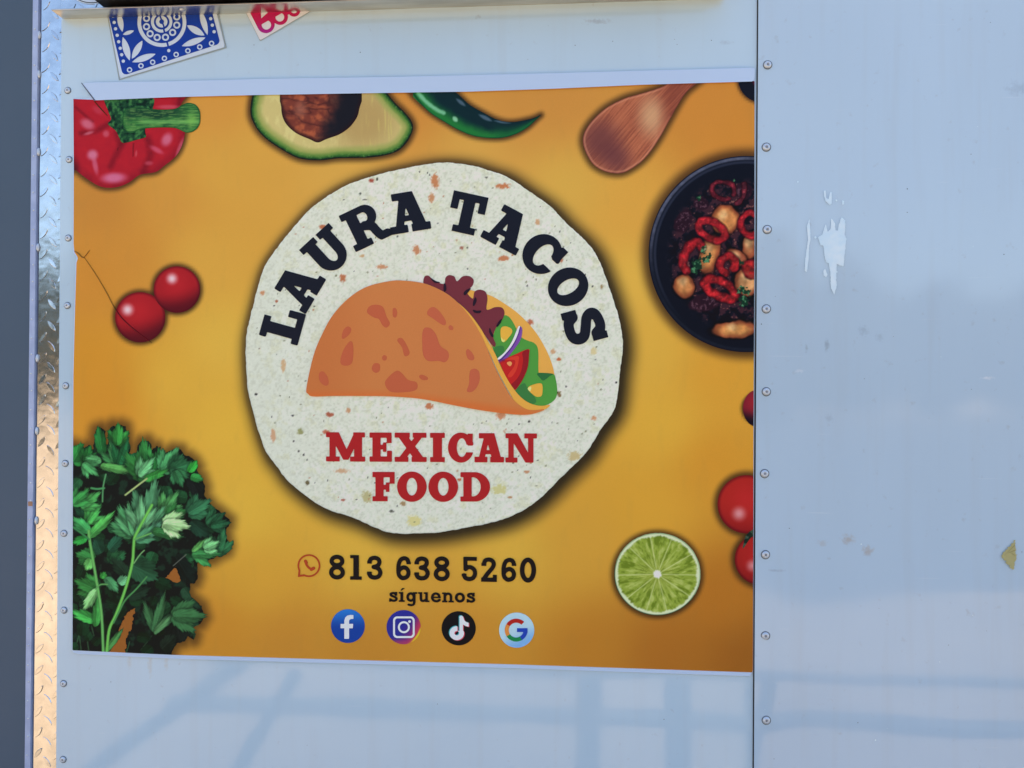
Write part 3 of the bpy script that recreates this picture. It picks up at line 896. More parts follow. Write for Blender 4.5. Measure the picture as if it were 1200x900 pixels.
sheet('lime_slice_print', (718, 823, 622, 723), 0.7, lambda X, Y: sd_ell(X, Y, *LIME) + 0.6 * (fbm(X / 3, Y / 3, 6, 2) - .5), lime_col, lay(2), banner, label='printed lime slice')


# ---- bowl of stew
def bz(x, y): return (785 + x / 4.39, 195 + y / 4.39)


def bowl_col(X, Y):
    d = sd_circ(X, Y, *BOWL)
    x = (X - 785) * 4.39 + 20 * (fbm(X / 10, Y / 10, 101, 2) - .5); y = (Y - 195) * 4.39 + 20 * (fbm(X / 10, Y / 10, 102, 2) - .5)
    col = flat((14, 16, 28))(X, Y)
    ang = (-(X - BOWL[0]) * .6 - (Y - BOWL[1]) * .8) / 115
    col = over(col, (92, 96, 118), smooth(0.4, 2.0, d) * smooth(6, 3.4, d) * (0.15 + .75 * smooth(.35, .9, ang)) * (.6 + .6 * fbm(X / 5, Y / 5, 2)))
    col = over(col, (54, 58, 78), .6 * smooth(5, 7, d) * smooth(10, 8, d) * smooth(-.3, .6, ang))
    n = fbm(X / 7, Y / 7, 51); n2 = fbm(X / 2.6, Y / 2.6, 52, 3)
    ins = smooth(18, 32, d) * smooth(40, 110, y)
    col = over(col, (58, 32, 42), ins * smooth(.45, .62, n))
    col = over(col, (20, 12, 18), ins * .8 * smooth(.5, .35, n))
    col = over(col, (150, 92, 84), ins * .75 * smooth(.64, .76, n2) * smooth(.4, .6, n))
    # dark beans
    for c, rx, ry, a in (((70, 280), 45, 70, .5), ((180, 700), 95, 45, -.1), ((380, 130), 45, 50, 0), ((160, 190), 40, 40, 0)):
        dd = sd_ell(x, y, *c, rx, ry, a)
        col = over(col, (40, 18, 30), .9 * smooth(0, 8, dd))
        col = over(col, (120, 84, 100), .5 * smooth(5, 16, dd) * smooth(.55, .7, n2))

    def bean(col, c, rx, ry, a, rgb=(212, 138, 80)):
        dd = sd_ell(x, y, *c, rx, ry, a)
        k = smooth(-4, 7, dd)
        cc = over(flat(rgb)(X, Y), (132, 62, 40), .9 * smooth(30, 2, dd))
        cc = over(cc, (236, 190, 134), .75 * smooth(38, 6, np.hypot(x - c[0] + rx * .15, y - c[1] + ry * .3)))
        cc = cc * (.62 + .62 * fbm(X / 8, Y / 8, 66, 3))[..., None]
        return over(col, (0, 0, 0), .5 * smooth(-14, 0, dd)) * (1 - k[..., None]) + cc * k[..., None]
    col = bean(col, (285, 275), 76, 74, -.5)
    col = bean(col, (205, 455), 52, 108, .22, (196, 128, 74))
    col = bean(col, (75, 612), 57, 62, .1)
    col = bean(col, (400, 590), 66, 76, .2, (210, 150, 100))
    col = bean(col, (410, 410), 40, 70, .1, (170, 108, 70))
    col = bean(col, (345, 470), 60, 40, .7, (170, 104, 76))
    col = bean(col, (335, 838), 124, 46, -.05, (214, 146, 82))

    def ring(col, c, rx, ry, a, w, rgb, a0=None, a1=None):
        rgb = np.array(rgb) * .93
        ca, sa = math.cos(a), math.sin(a)
        ts = np.linspace(a0 if a0 is not None else 0, a1 if a1 is not None else 2 * math.pi, 28)
        px = c[0] + rx * np.cos(ts) * ca - ry * np.sin(ts) * sa; py = c[1] + rx * np.cos(ts) * sa + ry * np.sin(ts) * ca
        dd = sd_line(x, y, np.stack([px, py], -1), w)
        k = smooth(-4, 5, dd) * (.75 + .25 * smooth(.35, .5, fbm(X / 4, Y / 4, 68, 2)))
        wv = fbm(X / 5, Y / 5, 67, 3)
        cc = over(flat(rgb)(X, Y), (96, 14, 26), .8 * smooth(w * .6, 1, dd))
        cc = over(cc, (206, 78, 80), .4 * smooth(.55, .75, fbm(X / 3, Y / 3, 61)) * smooth(w * .3, w * .8, dd))
        cc = cc * (.45 + .95 * wv)[..., None]
        return over(col, (10, 4, 8), .45 * smooth(-9, 0, dd)) * (1 - k[..., None]) + cc * k[..., None]
    col = ring(col, (275, 125), 62, 48, .2, 11, (112, 30, 46), 0.9, 6.5)
    col = ring(col, (360, 140), 20, 60, .3, 10, (96, 36, 50), -1.2, 1.4)
    col = ring(col, (215, 328), 76, 42, .45, 20, (186, 36, 44))
    col = ring(col, (118, 470), 46, 76, .3, 25, (180, 34, 42), 2.0, 5.3)
    col = ring(col, (412, 300), 44, 62, -.1, 18, (176, 32, 42), 1.0, 6.4)
    col = ring(col, (300, 505), 36, 46, .3, 22, (180, 34, 40), 1.6, 6.6)
    col = ring(col, (258, 632), 84, 38, .5, 23, (188, 36, 42))
    col = ring(col, (425, 530), 30, 28, 0, 26, (184, 40, 40), 1.5, 5.5)
    for c, s in (((150, 500), 30), ((185, 480), 22), ((205, 462), 18), ((130, 530), 22), ((375, 640), 24), ((380, 690), 26), ((400, 650), 18), ((366, 498), 14), ((175, 430), 16), ((150, 165), 12), ((325, 70), 8)):
        dd = sd_circ(x, y, *c, s) + s * 1.5 * (fbm(X / 2.2, Y / 2.2, 71, 2) - .55)
        cc = over(flat((20, 50, 34))(X, Y), (74, 132, 92), smooth(.52, .68, n2))
        k = smooth(-1, 3, dd)[..., None] * .95
        col = col * (1 - k) + cc * k
    col = over(col, (160, 140, 110), .8 * smooth(9, 2, np.hypot(x - 180, y - 430)))
    return col


sheet('stew_bowl_print', (758, 885, 180, 414), 0.75, inb(lambda X, Y: sd_circ(X, Y, *BOWL)), bowl_col, lay(2), banner, label='printed black bowl of beans and red chile rings')

# ---- cilantro
LEAVES = [(100, 606, 88, 583, 9, (30, 82, 54)), (118, 648, 112, 632, 10, (30, 70, 50)), (224, 612, 246, 629, 10, (26, 56, 42)), (206, 653, 226, 684, 12, (16, 26, 24)), (156, 663, 184, 677, 17, (38, 80, 54)), (205, 720, 212, 756, 18, (20, 26, 24)), (222, 560, 236, 585, 9, (20, 26, 26)), (128, 644, 143, 627, 8, (36, 86, 62)), (150, 700, 175, 690, 9, (26, 46, 34)), (190, 760, 205, 745, 10, (24, 36, 28)), (150, 675, 132, 655, 9, (28, 50, 36)), (225, 725, 230, 750, 8, (30, 62, 42)), (215, 690, 232, 712, 9, (34, 66, 46)),
          (86, 540, 97, 520, 17, (38, 112, 56)), (100, 541, 106, 522, 9, (34, 104, 52)), (120, 531, 115, 500, 8, (32, 98, 52)), (138, 521, 139, 496, 12, (48, 128, 62)), (137, 546, 129, 517, 10, (56, 124, 76)), (139, 546, 150, 515, 9, (30, 96, 60)), (118, 540, 101, 536, 6, (84, 158, 106)), (98, 543, 115, 557, 9, (72, 148, 96)), (119, 546, 156, 553, 6, (78, 142, 80)), (170, 562, 169, 515, 19, (48, 122, 64)), (182, 556, 187, 524, 10, (34, 104, 54)), (163, 557, 180, 537, 10, (96, 164, 120)), (192, 551, 209, 525, 14, (64, 134, 90)), (200, 551, 227, 543, 17, (42, 98, 68)), (206, 552, 214, 570, 10, (46, 104, 70)), (222, 553, 231, 540, 6, (48, 152, 64)), (224, 558, 238, 562, 6, (46, 128, 66)), (170, 562, 196, 551, 6, (52, 134, 64)),
          (172, 611, 183, 563, 17, (66, 118, 90)), (190, 601, 208, 577, 12, (74, 142, 86)), (196, 609, 220, 597, 12, (48, 112, 62)), (222, 601, 247, 586, 13, (48, 106, 78)), (243, 614, 264, 601, 9, (38, 90, 64)), (248, 616, 270, 612, 9, (34, 84, 60)), (180, 613, 193, 594, 9, (76, 136, 102)), (255, 650, 263, 620, 11, (42, 98, 68)), (226, 649, 258, 649, 10, (58, 132, 78)), (226, 646, 241, 632, 4, (86, 152, 86)), (240, 643, 257, 635, 9, (108, 174, 124)), (170, 629, 189, 611, 8, (82, 144, 116)), (178, 622, 213, 630, 7, (48, 106, 62)),
          (157, 627, 139, 594, 18, (70, 138, 94)), (157, 627, 150, 590, 10, (84, 152, 108)), (165, 621, 165, 582, 10, (96, 156, 118)), (160, 633, 181, 616, 9, (66, 122, 94)), (103, 613, 118, 591, 9, (66, 152, 80)), (105, 629, 133, 601, 7, (72, 154, 80)), (104, 623, 86, 607, 8, (60, 146, 88)), (101, 631, 85, 636, 6, (44, 140, 64)), (107, 656, 90, 648, 14, (50, 118, 64)), (107, 656, 101, 668, 7, (98, 172, 98)), (95, 593, 117, 577, 11, (70, 150, 84)), (86, 590, 104, 574, 9, (52, 130, 70)), (120, 678, 122, 670, 5, (56, 146, 66)), (112, 691, 88, 680, 14, (48, 112, 58)), (113, 691, 98, 715, 7, (128, 192, 128)), (112, 728, 84, 716, 8, (62, 156, 76)), (113, 733, 115, 700, 6, (56, 132, 66)), (125, 677, 138, 693, 7, (66, 128, 90)), (140, 684, 149, 676, 7, (98, 164, 126)), (181, 739, 193, 696, 10, (54, 98, 66)), (181, 741, 201, 721, 5, (76, 122, 84)), (204, 722, 241, 722, 16, (50, 94, 62)), (124, 763, 144, 737, 4.5, (66, 122, 70)), (192, 613, 222, 617, 14, (158, 204, 152))]


rl = np.random.default_rng(21)
FILL = []
while len(FILL) < 95:
    x, y = rl.uniform(86, 262), rl.uniform(520, 760)
    if sd_poly(np.array([x]), np.array([y]), CIL)[0] < 7 or min(-sd_poly(np.array([x]), np.array([y]), h)[0] for h in HOLES) < 9: continue
    a_ = rl.uniform(0, 2 * math.pi); q_ = rl.uniform(11, 19); g_ = rl.uniform(.5, 1.25) * (1.0 if y < 670 else .65)
    FILL.append((x, y, x + q_ * math.cos(a_), y + q_ * math.sin(a_), q_ * .5, (34 * g_, 84 * g_, 50 * g_)))
LOBED = []
for q_ in LEAVES[13:]:
    bx_, by_, tx_, ty_, w_, c_ = q_
    c_ = tuple(np.minimum(np.array(c_) * np.array([1.10, 1.10, 1.0]), 230))
    if w_ < 9: LOBED.append((bx_, by_, tx_, ty_, w_, c_)); continue
    ln_ = math.hypot(tx_ - bx_, ty_ - by_); a_ = math.atan2(ty_ - by_, tx_ - bx_)
    for da_, fl_, fw_, fc_ in ((-.62, .80, .62, .9), (.62, .80, .62, 1.02), (0, 1.0, .62, 1.0)):
        LOBED.append((bx_, by_, bx_ + ln_ * fl_ * math.cos(a_ + da_), by_ + ln_ * fl_ * math.sin(a_ + da_), w_ * fw_, tuple(np.array(c_) * fc_)))
LEAVES = FILL + LEAVES[:13] + LOBED
NF = len(FILL) + 13


def leaf_sd(X, Y, L_, k):
    bx, by, tx, ty, w, _ = L_
    ln = math.hypot(tx - bx, ty - by); ux, uy = (tx - bx) / ln, (ty - by) / ln
    s = ((X - bx) * ux + (Y - by) * uy) / ln; t = (-(X - bx) * uy + (Y - by) * ux) / w
    ph = np.arctan2(t * .95, s + .02); sk = .10 * math.sin(k * 2.7)
    Rb = np.interp(np.abs(ph + sk), [0, .22, .40, .47, .56, .8, .98, 1.06, 1.2, 1.45, 1.7], [1.03, 1.0, .93, .84, .92, .98, .90, .80, .78, .55, .05])
    Rb = Rb * (1 + .10 * (np.abs(((ph * 2.9 + k * .37) % 1.0) - .5) * 2 - .5) + .05 * np.sin(ph * 31 + k))
    return (Rb - np.hypot(s, t * .86)) * min(ln, w * 1.2), s, t


def cil_sd(X, Y):
    d = sd_poly(X, Y, CIL) + 2.2 * (fbm(X / 3.2, Y / 3.2, 90, 2) - .5)
    for h in HOLES: d = np.minimum(d, -sd_poly(X, Y, h) + 3.2 * (fbm(X / 2.6, Y / 2.6, 93, 2) - .5))
    for k, L_ in enumerate(LEAVES):
        if k >= NF: d = np.maximum(d, np.minimum(leaf_sd(X, Y, L_, k)[0], 3))
    return d


def cil_col(X, Y):
    n = fbm(X / 9, Y / 9, 81)
    col = flat((17, 20, 20))(X, Y)
    col = over(col, (26, 52, 38), .8 * smooth(.52, .7, n))
    for sx, sy, ex, ey in ((88, 762, 96, 730), (95, 762, 92, 735), (104, 762, 99, 728), (110, 745, 104, 720), (165, 762, 178, 745), (148, 765, 152, 752)):
        col = over(col, (60, 104, 66), .7 * smooth(0, .8, sd_line(X, Y, [(sx, sy), (ex, ey)], 1.0)))
    for k, L_ in enumerate(LEAVES):
        bx, by, tx, ty, w, rgb = L_
        r = math.hypot(tx - bx, ty - by) + w + 8
        m = np.nonzero((np.abs(X - (bx + tx) / 2) < r) & (np.abs(Y - (by + ty) / 2) < r))[0]
        if not len(m): continue
        x, y = X[m], Y[m]
        d, s, t = leaf_sd(x, y, L_, k)
        c = flat(rgb)(x, y)
        ang = np.arctan2(t * w, np.maximum(s, .01) * math.hypot(tx - bx, ty - by))
        ve = np.abs(((ang * 4.2 + .5 + .1 * np.sin(s * 9)) % 1) - .5) * 2
        lum = 0.86 + 0.34 * (fbm(x / 6, y / 6, 30 + k, 3) - .5) + .18 * np.sign(t) * smooth(0, .25, np.abs(t)) * (1 if k % 2 else -1) * .8
        c = c * (lum + 0.16 * (1 - ve) - .05 + .14 * s)[:, None]
        c = over(c, np.array(rgb) * 1.28 + 10, .55 * smooth(.07, .0, np.abs(t)) * smooth(1, .2, s))
        c = over(c, (18, 34, 28), .35 * smooth(1.6, 0, d))
        a = smooth(-.4, .5, d)[:, None]
        sh = .30 * smooth(-3.2, 0, d)[:, None]
        base = col[m] * (1 - sh) + np.array((10, 16, 14)) * sh
        col[m] = base * (1 - a) + c * a
    for pts, w, rgb in (([(104, 622), (105, 633), (113, 680), (119, 720), (121, 766)], 1.7, (98, 166, 88)), ([(178, 592), (160, 625), (157, 635), (155, 660), (147, 690), (136, 720), (128, 738), (125, 766)], 1.8, (104, 178, 80)), ([(172, 676), (160, 690), (147, 703), (140, 716), (133, 730)], 1.1, (70, 130, 74)), ([(147, 580), (160, 570), (172, 561)], 1.2, (156, 174, 112)), ([(124, 556), (121, 570), (120, 588)], 1, (80, 140, 90)), ([(158, 632), (166, 629), (177, 625)], 1, (96, 160, 84)), ([(86, 618), (97, 626), (104, 632)], 1.3, (52, 120, 70)), ([(157, 660), (164, 650), (169, 645)], .8, (110, 160, 100)), ([(107, 572), (114, 573), (122, 572)], 1.3, (70, 140, 84)), ([(203, 663), (218, 650)], .6, (88, 92, 84)), ([(112, 690), (118, 685), (126, 685)], .9, (90, 150, 84))):
        ps = spline(pts, False, 4)
        d = sd_line(X, Y, ps, w)
        c = np.array(rgb) * (0.86 + .25 * smooth(0, w, d))[:, None]
        a = smooth(-.4, .5, d)[:, None]
        col = col * (1 - a) + c * a
    col = np.where((col < 0), 0, col)
    # towards the foot of the bunch the photo print is darker on its right side
    return np.clip(col, 0, 255)


sheet('cilantro_print', (84.6, 274, 494, 769), 0.8, inb(cil_sd), cil_col, lay(2), banner, label='printed bunch of green cilantro')

# ---- tortilla
SPOTS = [(435, 212, 4, 2.5, (150, 60, 44)), (378, 266, 4, 3, (176, 96, 60)), (402, 326, 4, 6, (176, 100, 64)), (447, 313, 7, 3, (190, 130, 92)), (488, 293, 5, 6, (186, 122, 84)), (510, 212, 5, 9, (186, 116, 74)), (506, 232, 4, 6, (190, 130, 90)), (589, 218, 9, 3.5, (186, 108, 66)), (590, 303, 7, 4, (184, 110, 72)), (621, 378, 4, 4, (176, 92, 62)), (541, 290, 3, 2.5, (150, 90, 70)), (386, 486, 5, 3, (160, 80, 56)), (408, 481, 3, 3, (190, 140, 100)), (503, 476, 5, 4, (184, 108, 70)), (586, 487, 6, 5, (192, 124, 86)), (324, 353, 2, 2, (160, 90, 60)), (332, 428, 3, 8, (196, 160, 120)), (320, 510, 3, 8, (196, 150, 116)), (400, 552, 9, 3, (196, 156, 120)), (382, 506, 4, 3, (180, 96, 70)), (655, 421, 3, 2, (186, 90, 50)), (658, 305, 2, 3, (186, 120, 90)), (696, 490, 4, 3, (196, 140, 100)), (618, 553, 4, 2, (186, 130, 90)), (402, 586, 3, 2, (160, 80, 60)), (538, 562, 3, 2, (180, 100, 60)), (598, 583, 3, 1.5, (170, 120, 70)), (630, 260, 3, 4, (196, 150, 110)), (308, 344, 3, 4, (190, 130, 90)), (424, 300, 3, 2, (190, 150, 100)), (648, 412, 3, 3, (196, 150, 110)), (430, 582, 6, 8, (176, 168, 120)), (673, 534, 8, 6, (190, 170, 120)), (485, 610, 9, 7, (206, 196, 130)), (585, 574, 10, 6, (196, 190, 130)), (472, 590, 4, 3, (150, 120, 80)), (696, 412, 4, 5, (206, 190, 140)), (352, 506, 4, 4, (140, 140, 90)), (360, 566, 3, 3, (90, 80, 50)), (655, 462, 3, 4, (120, 96, 60)), (300, 462, 1.8, 1.8, (22, 20, 22)), (343, 487, 2, 1, (20, 20, 22)), (350, 529, 1.4, 1.4, (22, 22, 20)), (356, 533, 1.2, 1.8, (30, 30, 24)), (344, 517, 1.2, 1.2, (30, 30, 26)), (620, 494, 1.8, 1.8, (24, 24, 22)), (608, 497, 1.2, 1.2, (40, 30, 24)), (722, 448, 1.5, 1.5, (24, 24, 22)), (618, 335, 1.3, 1.3, (24, 24, 22)), (459, 599, 3, 2, (70, 70, 60)), (442, 210, 1.5, 2, (50, 50, 40)), (422, 227, 1.5, 1.5, (40, 50, 40)), (428, 234, 3, 1, (50, 50, 40)), (570, 208, 2, 1, (60, 60, 50)), (705, 336, 2, 3, (150, 130, 90))]
rngt = np.random.default_rng(11)
ang = rngt.random(260) * 2 * math.pi; rr_ = np.sqrt(rngt.random(260)) * 212
for a_, r_ in zip(ang, rr_):
    x, y = 508 + r_ * math.cos(a_), 408 + r_ * math.sin(a_)
    q = rngt.random()
    c = (30, 32, 28) if q < .3 else ((110, 112, 76) if q < .7 else (176, 128, 88))
    SPOTS.append((x, y, .5 + rngt.random() * .9, .5 + rngt.random() * .9, c))


def tort_col(X, Y):
    n = fbm(X / 22, Y / 22, 41); n2 = fbm(X / 8, Y / 8, 42); n3 = fbm(X / 2.2, Y / 2.2, 43, 2)
    col = flat((212, 214, 199))(X, Y)
    col = over(col, (218, 220, 207), .8 * smooth(.5, .68, n))
    col = over(col, (196, 194, 152), .42 * smooth(.54, .72, n2) * smooth(.35, .6, n))
    col = over(col, (184, 186, 166), .5 * smooth(.55, .75, n3))
    col = over(col, (224, 225, 211), .5 * smooth(.45, .25, n3))
    lft = smooth(420, 300, X)
    col = over(col, (196, 202, 190), .25 * lft)
    for x, y, rx, ry, c in SPOTS:
        r = max(rx, ry) + 2
        m = np.nonzero((np.abs(X - x) < r * 1.5) & (np.abs(Y - y) < r * 1.5))[0]
        if not len(m): continue
        d = 1 - np.hypot((X[m] - x) / rx, (Y[m] - y) / ry) + (1.1 * (fbm(X[m] / 1.8, Y[m] / 1.8, 44, 3) - .5) if rx > 2 else 0)
        col[m] = over(col[m], c, (.9 if rx > 2 else .95) * smooth(-.1, .4, d))
    d = sd_poly(X, Y, TORT)
    col = over(col, (176, 182, 168), .5 * smooth(2.2, 0, d) * smooth(-30, 60, (X - 508) * -.3 + (Y - 408)))
    return col


tort = sheet('tortilla_print', (284, 733, 187, 629), 1.15, lambda X, Y: sd_poly(X, Y, TORT) + 1.4 * (fbm(X / 5, Y / 5, 19, 3) - .5), tort_col, lay(2), banner, label='printed round white tortilla behind the lettering')

# ---- lettering


def U(*ds):
    r = ds[0]
    for d in ds[1:]: r = np.maximum(r, d)
    return r


def sub(a, *bs):
    for b_ in bs: a = np.minimum(a, -b_)
    return a


def bx(X, Y, *bs): return U(*[sd_box(X, Y, *b_) for b_ in bs])


def gl_L(X, Y): return bx(X, Y, (.13, .43, 0, 1), (0, .56, .82, 1), (0, .85, 0, .18), (.66, .85, 0, .42))


def gl_A(X, Y):
    body = U(sd_poly(X, Y, [(.14, .1), (.36, .92), (.56, .92), (.36, .1)]), sd_poly(X, Y, [(.38, 1), (.72, 1), (.98, .1), (.64, .1)]), sd_poly(X, Y, [(.25, .28), (.28, .42), (.80, .42), (.80, .28)]))
    return U(body, bx(X, Y, (.16, .73, .82, 1), (0, .47, 0, .19), (.57, 1.07, 0, .19)))


def gl_U(X, Y):
    o = U(sd_box(X, Y, .11, .9, .38, .92), np.minimum(sd_ell(X, Y, .505, .38, .395, .40), .5 - Y))
    i = U(sd_box(X, Y, .40, .64, .36, 1.2), sd_ell(X, Y, .52, .37, .12, .19))
    return U(sub(o, i), bx(X, Y, (0, .48, .83, 1), (.56, 1.0, .83, 1)))


def gl_R(X, Y):
    o = U(bx(X, Y, (.12, .42, 0, 1), (0, .5, .83, 1), (0, .52, 0, .17), (.3, .62, .43, 1)), sd_ell(X, Y, .60, .715, .30, .285))
    o = sub(o, U(sd_box(X, Y, .42, .58, .60, .83), sd_ell(X, Y, .575, .715, .085, .115)))
    leg = U(sd_line(X, Y, spline([(.5, .5), (.66, .42), (.72, .25), (.8, .10), (.95, .09)], False), .115), sd_box(X, Y, .8, 1.05, 0, .17))
    return U(o, np.minimum(leg, Y))


def gl_T(X, Y): return bx(X, Y, (0, .9, .81, 1), (0, .19, .56, 1), (.71, .9, .56, 1), (.3, .6, 0, 1), (.16, .74, 0, .17))


def gl_C(X, Y):
    o = sub(sd_ell(X, Y, .47, .5, .47, .515), sd_ell(X, Y, .50, .5, .18, .32), sd_box(X, Y, .52, 1.2, .34, .60))
    return U(o, sd_box(X, Y, .72, .9, .57, .98))


def gl_O(X, Y): return sub(sd_ell(X, Y, .48, .5, .48, .515), sd_ell(X, Y, .48, .5, .17, .30))


def gl_S(X, Y):
    o = sd_line(X, Y, spline([(.64, .74), (.55, .86), (.40, .885), (.22, .83), (.17, .72), (.25, .60), (.44, .52), (.62, .43), (.67, .29), (.60, .15), (.43, .11), (.25, .14), (.15, .27)], False), .125)
    return U(o, bx(X, Y, (.64, .80, .62, 1.0), (.0, .16, .0, .38)))


def gl_M(X, Y):
    o = U(bx(X, Y, (.12, .34, 0, 1), (.98, 1.26, 0, 1), (0, .45, .83, 1), (.95, 1.36, .83, 1), (0, .48, 0, .17), (.84, 1.37, 0, .17)), sd_poly(X, Y, [(.10, 1), (.45, 1), (.72, .42), (.99, 1), (1.27, 1), (.78, .06), (.60, .06)]))
    return o


def gl_E(X, Y): return bx(X, Y, (.1, .38, 0, 1), (0, .76, .82, 1), (0, .77, 0, .18), (.60, .77, 0, .38), (.59, .76, .64, 1), (.3, .58, .42, .58), (.46, .58, .34, .66))


def gl_F(X, Y): return bx(X, Y, (.1, .38, 0, 1), (0, .76, .82, 1), (0, .52, 0, .17), (.59, .76, .60, 1), (.3, .58, .40, .56), (.46, .58, .32, .64))


def gl_X(X, Y): return U(sd_poly(X, Y, [(.08, .92), (.42, .92), (1.04, .08), (.68, .08)]), sd_poly(X, Y, [(.10, .08), (.36, .08), (1.0, .92), (.74, .92)]), bx(X, Y, (0, .52, .83, 1), (.62, 1.09, .83, 1), (0, .47, 0, .17), (.58, 1.1, 0, .17)))


def gl_I(X, Y): return bx(X, Y, (.1, .42, 0, 1), (0, .52, .83, 1), (0, .52, 0, .17))


def gl_N(X, Y): return U(bx(X, Y, (.1, .29, 0, 1), (.79, .98, 0, 1), (0, .4, .83, 1), (.66, 1.1, .83, 1), (0, .42, 0, .17)), sd_poly(X, Y, [(.08, 1), (.42, 1), (.98, 0), (.70, 0)]))


def gl_D(X, Y):
    o = U(bx(X, Y, (.1, .38, 0, 1), (0, .52, .83, 1), (0, .52, 0, .17)), np.minimum(sd_ell(X, Y, .46, .5, .55, .505), U(sd_box(X, Y, .2, 1.2, 0, 1))))
    return sub(o, np.minimum(sd_ell(X, Y, .42, .5, .27, .325), X - .385))


DW = .087


def st(X, Y, *paths, w=DW):
    return U(*[sd_line(X, Y, spline(p, False, 5), w) for p in paths])


def ering(X, Y, x, y, rx, ry, w):
    t = np.linspace(0, 2 * math.pi, 40)
    return sd_line(X, Y, np.stack([x + rx * np.cos(t), y + ry * np.sin(t)], -1), w)


def gl_8(X, Y): return U(ering(X, Y, .33, .745, .215, .17, DW), ering(X, Y, .33, .29, .235, .205, DW))


def gl_0(X, Y): return ering(X, Y, .33, .5, .232, .415, .093)


def gl_1(X, Y): return bx(X, Y, (.13, .36, 0, 1), (0, .36, .87, 1), (0, .48, 0, .14))


def gl_3(X, Y): return U(st(X, Y, [(.11, .76), (.17, .86), (.32, .90), (.46, .85), (.51, .73), (.44, .59), (.27, .53)], [(.27, .53), (.46, .47), (.545, .31), (.47, .15), (.3, .10), (.15, .15), (.10, .25)]), bx(X, Y, (.01, .2, .66, .78), (0, .2, .22, .34)))


def gl_2(X, Y): return U(st(X, Y, [(.12, .74), (.17, .86), (.32, .90), (.46, .85), (.515, .72), (.46, .57), (.3, .38), (.12, .14)]), bx(X, Y, (.0, .64, 0, .17), (.48, .64, 0, .29), (.01, .21, .64, .76)))


def gl_5(X, Y): return U(bx(X, Y, (.07, .63, .84, 1), (.07, .24, .48, 1)), st(X, Y, [(.16, .50), (.28, .58), (.42, .56), (.53, .46), (.55, .30), (.47, .15), (.3, .10), (.15, .15), (.10, .25)]), sd_box(X, Y, 0, .2, .2, .32))


def gl_6(X, Y): return U(st(X, Y, [(.53, .76), (.48, .86), (.34, .90), (.2, .82), (.13, .64), (.115, .42), (.14, .23), (.24, .12), (.35, .10), (.49, .17), (.54, .32), (.49, .46), (.36, .53), (.22, .48), (.13, .38)]), sd_box(X, Y, .45, .64, .66, .76))


def gl_s(X, Y): return U(st(X, Y, [(.62, .72), (.5, .87), (.33, .88), (.18, .80), (.2, .64), (.4, .54), (.62, .42), (.66, .25), (.55, .13), (.36, .11), (.18, .2)], w=.115), bx(X, Y, (.56, .74, .62, 1), (.02, .2, 0, .36)))


def gl_iac(X, Y): return U(bx(X, Y, (.14, .40, 0, 1), (0, .40, .83, 1), (0, .54, 0, .17)), sd_poly(X, Y, [(.14, 1.14), (.30, 1.40), (.56, 1.40), (.28, 1.14)]))


def gl_g(X, Y): return U(ering(X, Y, .42, .5, .29, .36, .125), bx(X, Y, (.62, .86, -.1, .98), (.62, 1.02, .83, 1)), st(X, Y, [(.74, -.05), (.66, -.26), (.45, -.32), (.22, -.27)], w=.11))


def gl_u(X, Y): return U(bx(X, Y, (.13, .38, .35, 1), (0, .38, .83, 1), (.66, .90, 0, 1), (.52, .9, .83, 1), (.66, 1.05, 0, .17)), st(X, Y, [(.255, .4), (.3, .18), (.46, .12), (.62, .18), (.76, .3)], w=.12))


def gl_e(X, Y): return U(st(X, Y, [(.78, .24), (.64, .13), (.46, .11), (.24, .2), (.13, .48), (.22, .76), (.44, .88), (.68, .78), (.78, .52)], w=.12), sd_box(X, Y, .14, .90, .42, .57))


def gl_n(X, Y): return U(bx(X, Y, (.13, .38, 0, 1), (0, .38, .83, 1), (0, .5, 0, .17), (.70, .94, 0, .62), (.58, 1.08, 0, .17)), st(X, Y, [(.26, .66), (.42, .84), (.6, .88), (.76, .78), (.82, .6)], w=.12))


def gl_o(X, Y): return ering(X, Y, .46, .5, .335, .38, .13)


def glyph(fn, w, mapfn, rgb, k, parent, nm='letter', ybot=-.02, ytop=1.02, step=.02, label=None):
    return sheet(nm, (-.02, w + .02, ybot, ytop), step, fn, flat(rgb), lay(k), parent, simple=True, mapfn=mapfn, label=label)


NAVY = (26, 27, 39)
ACX, ACY, AR, AH = 507.8, 429.5, 160.0, 47.0
for fn, w, deg, wd in ((gl_L, .85, -74.5, 38), (gl_A, 1.07, -59.3, 47.5), (gl_U, 1.0, -42.6, 47), (gl_R, 1.05, -25.6, 48), (gl_A, 1.07, -9.3, 48), (gl_T, .9, 12.4, 41.5), (gl_A, 1.07, 28.2, 47.5), (gl_C, .9, 43.8, 43), (gl_O, .96, 59.4, 44), (gl_S, .8, 74.8, 41)):
    th = rad(deg); sx = wd / w

    def mp_(V, th=th, w=w, sx=sx):
        x = (V[:, 0] - w / 2) * sx; y = AR + V[:, 1] * AH
        return np.stack([ACX + x * math.cos(th) + y * math.sin(th), ACY + x * math.sin(th) - y * math.cos(th)], -1)
    glyph(fn, w, mp_, NAVY, 5, banner)


def line_map(x0, x1, w, top, bot, slope, xref):
    def f(V):
        x = x0 + V[:, 0] * (x1 - x0) / w
        return np.stack([x, bot - V[:, 1] * (bot - top) + (x - xref) * slope], -1)
    return f


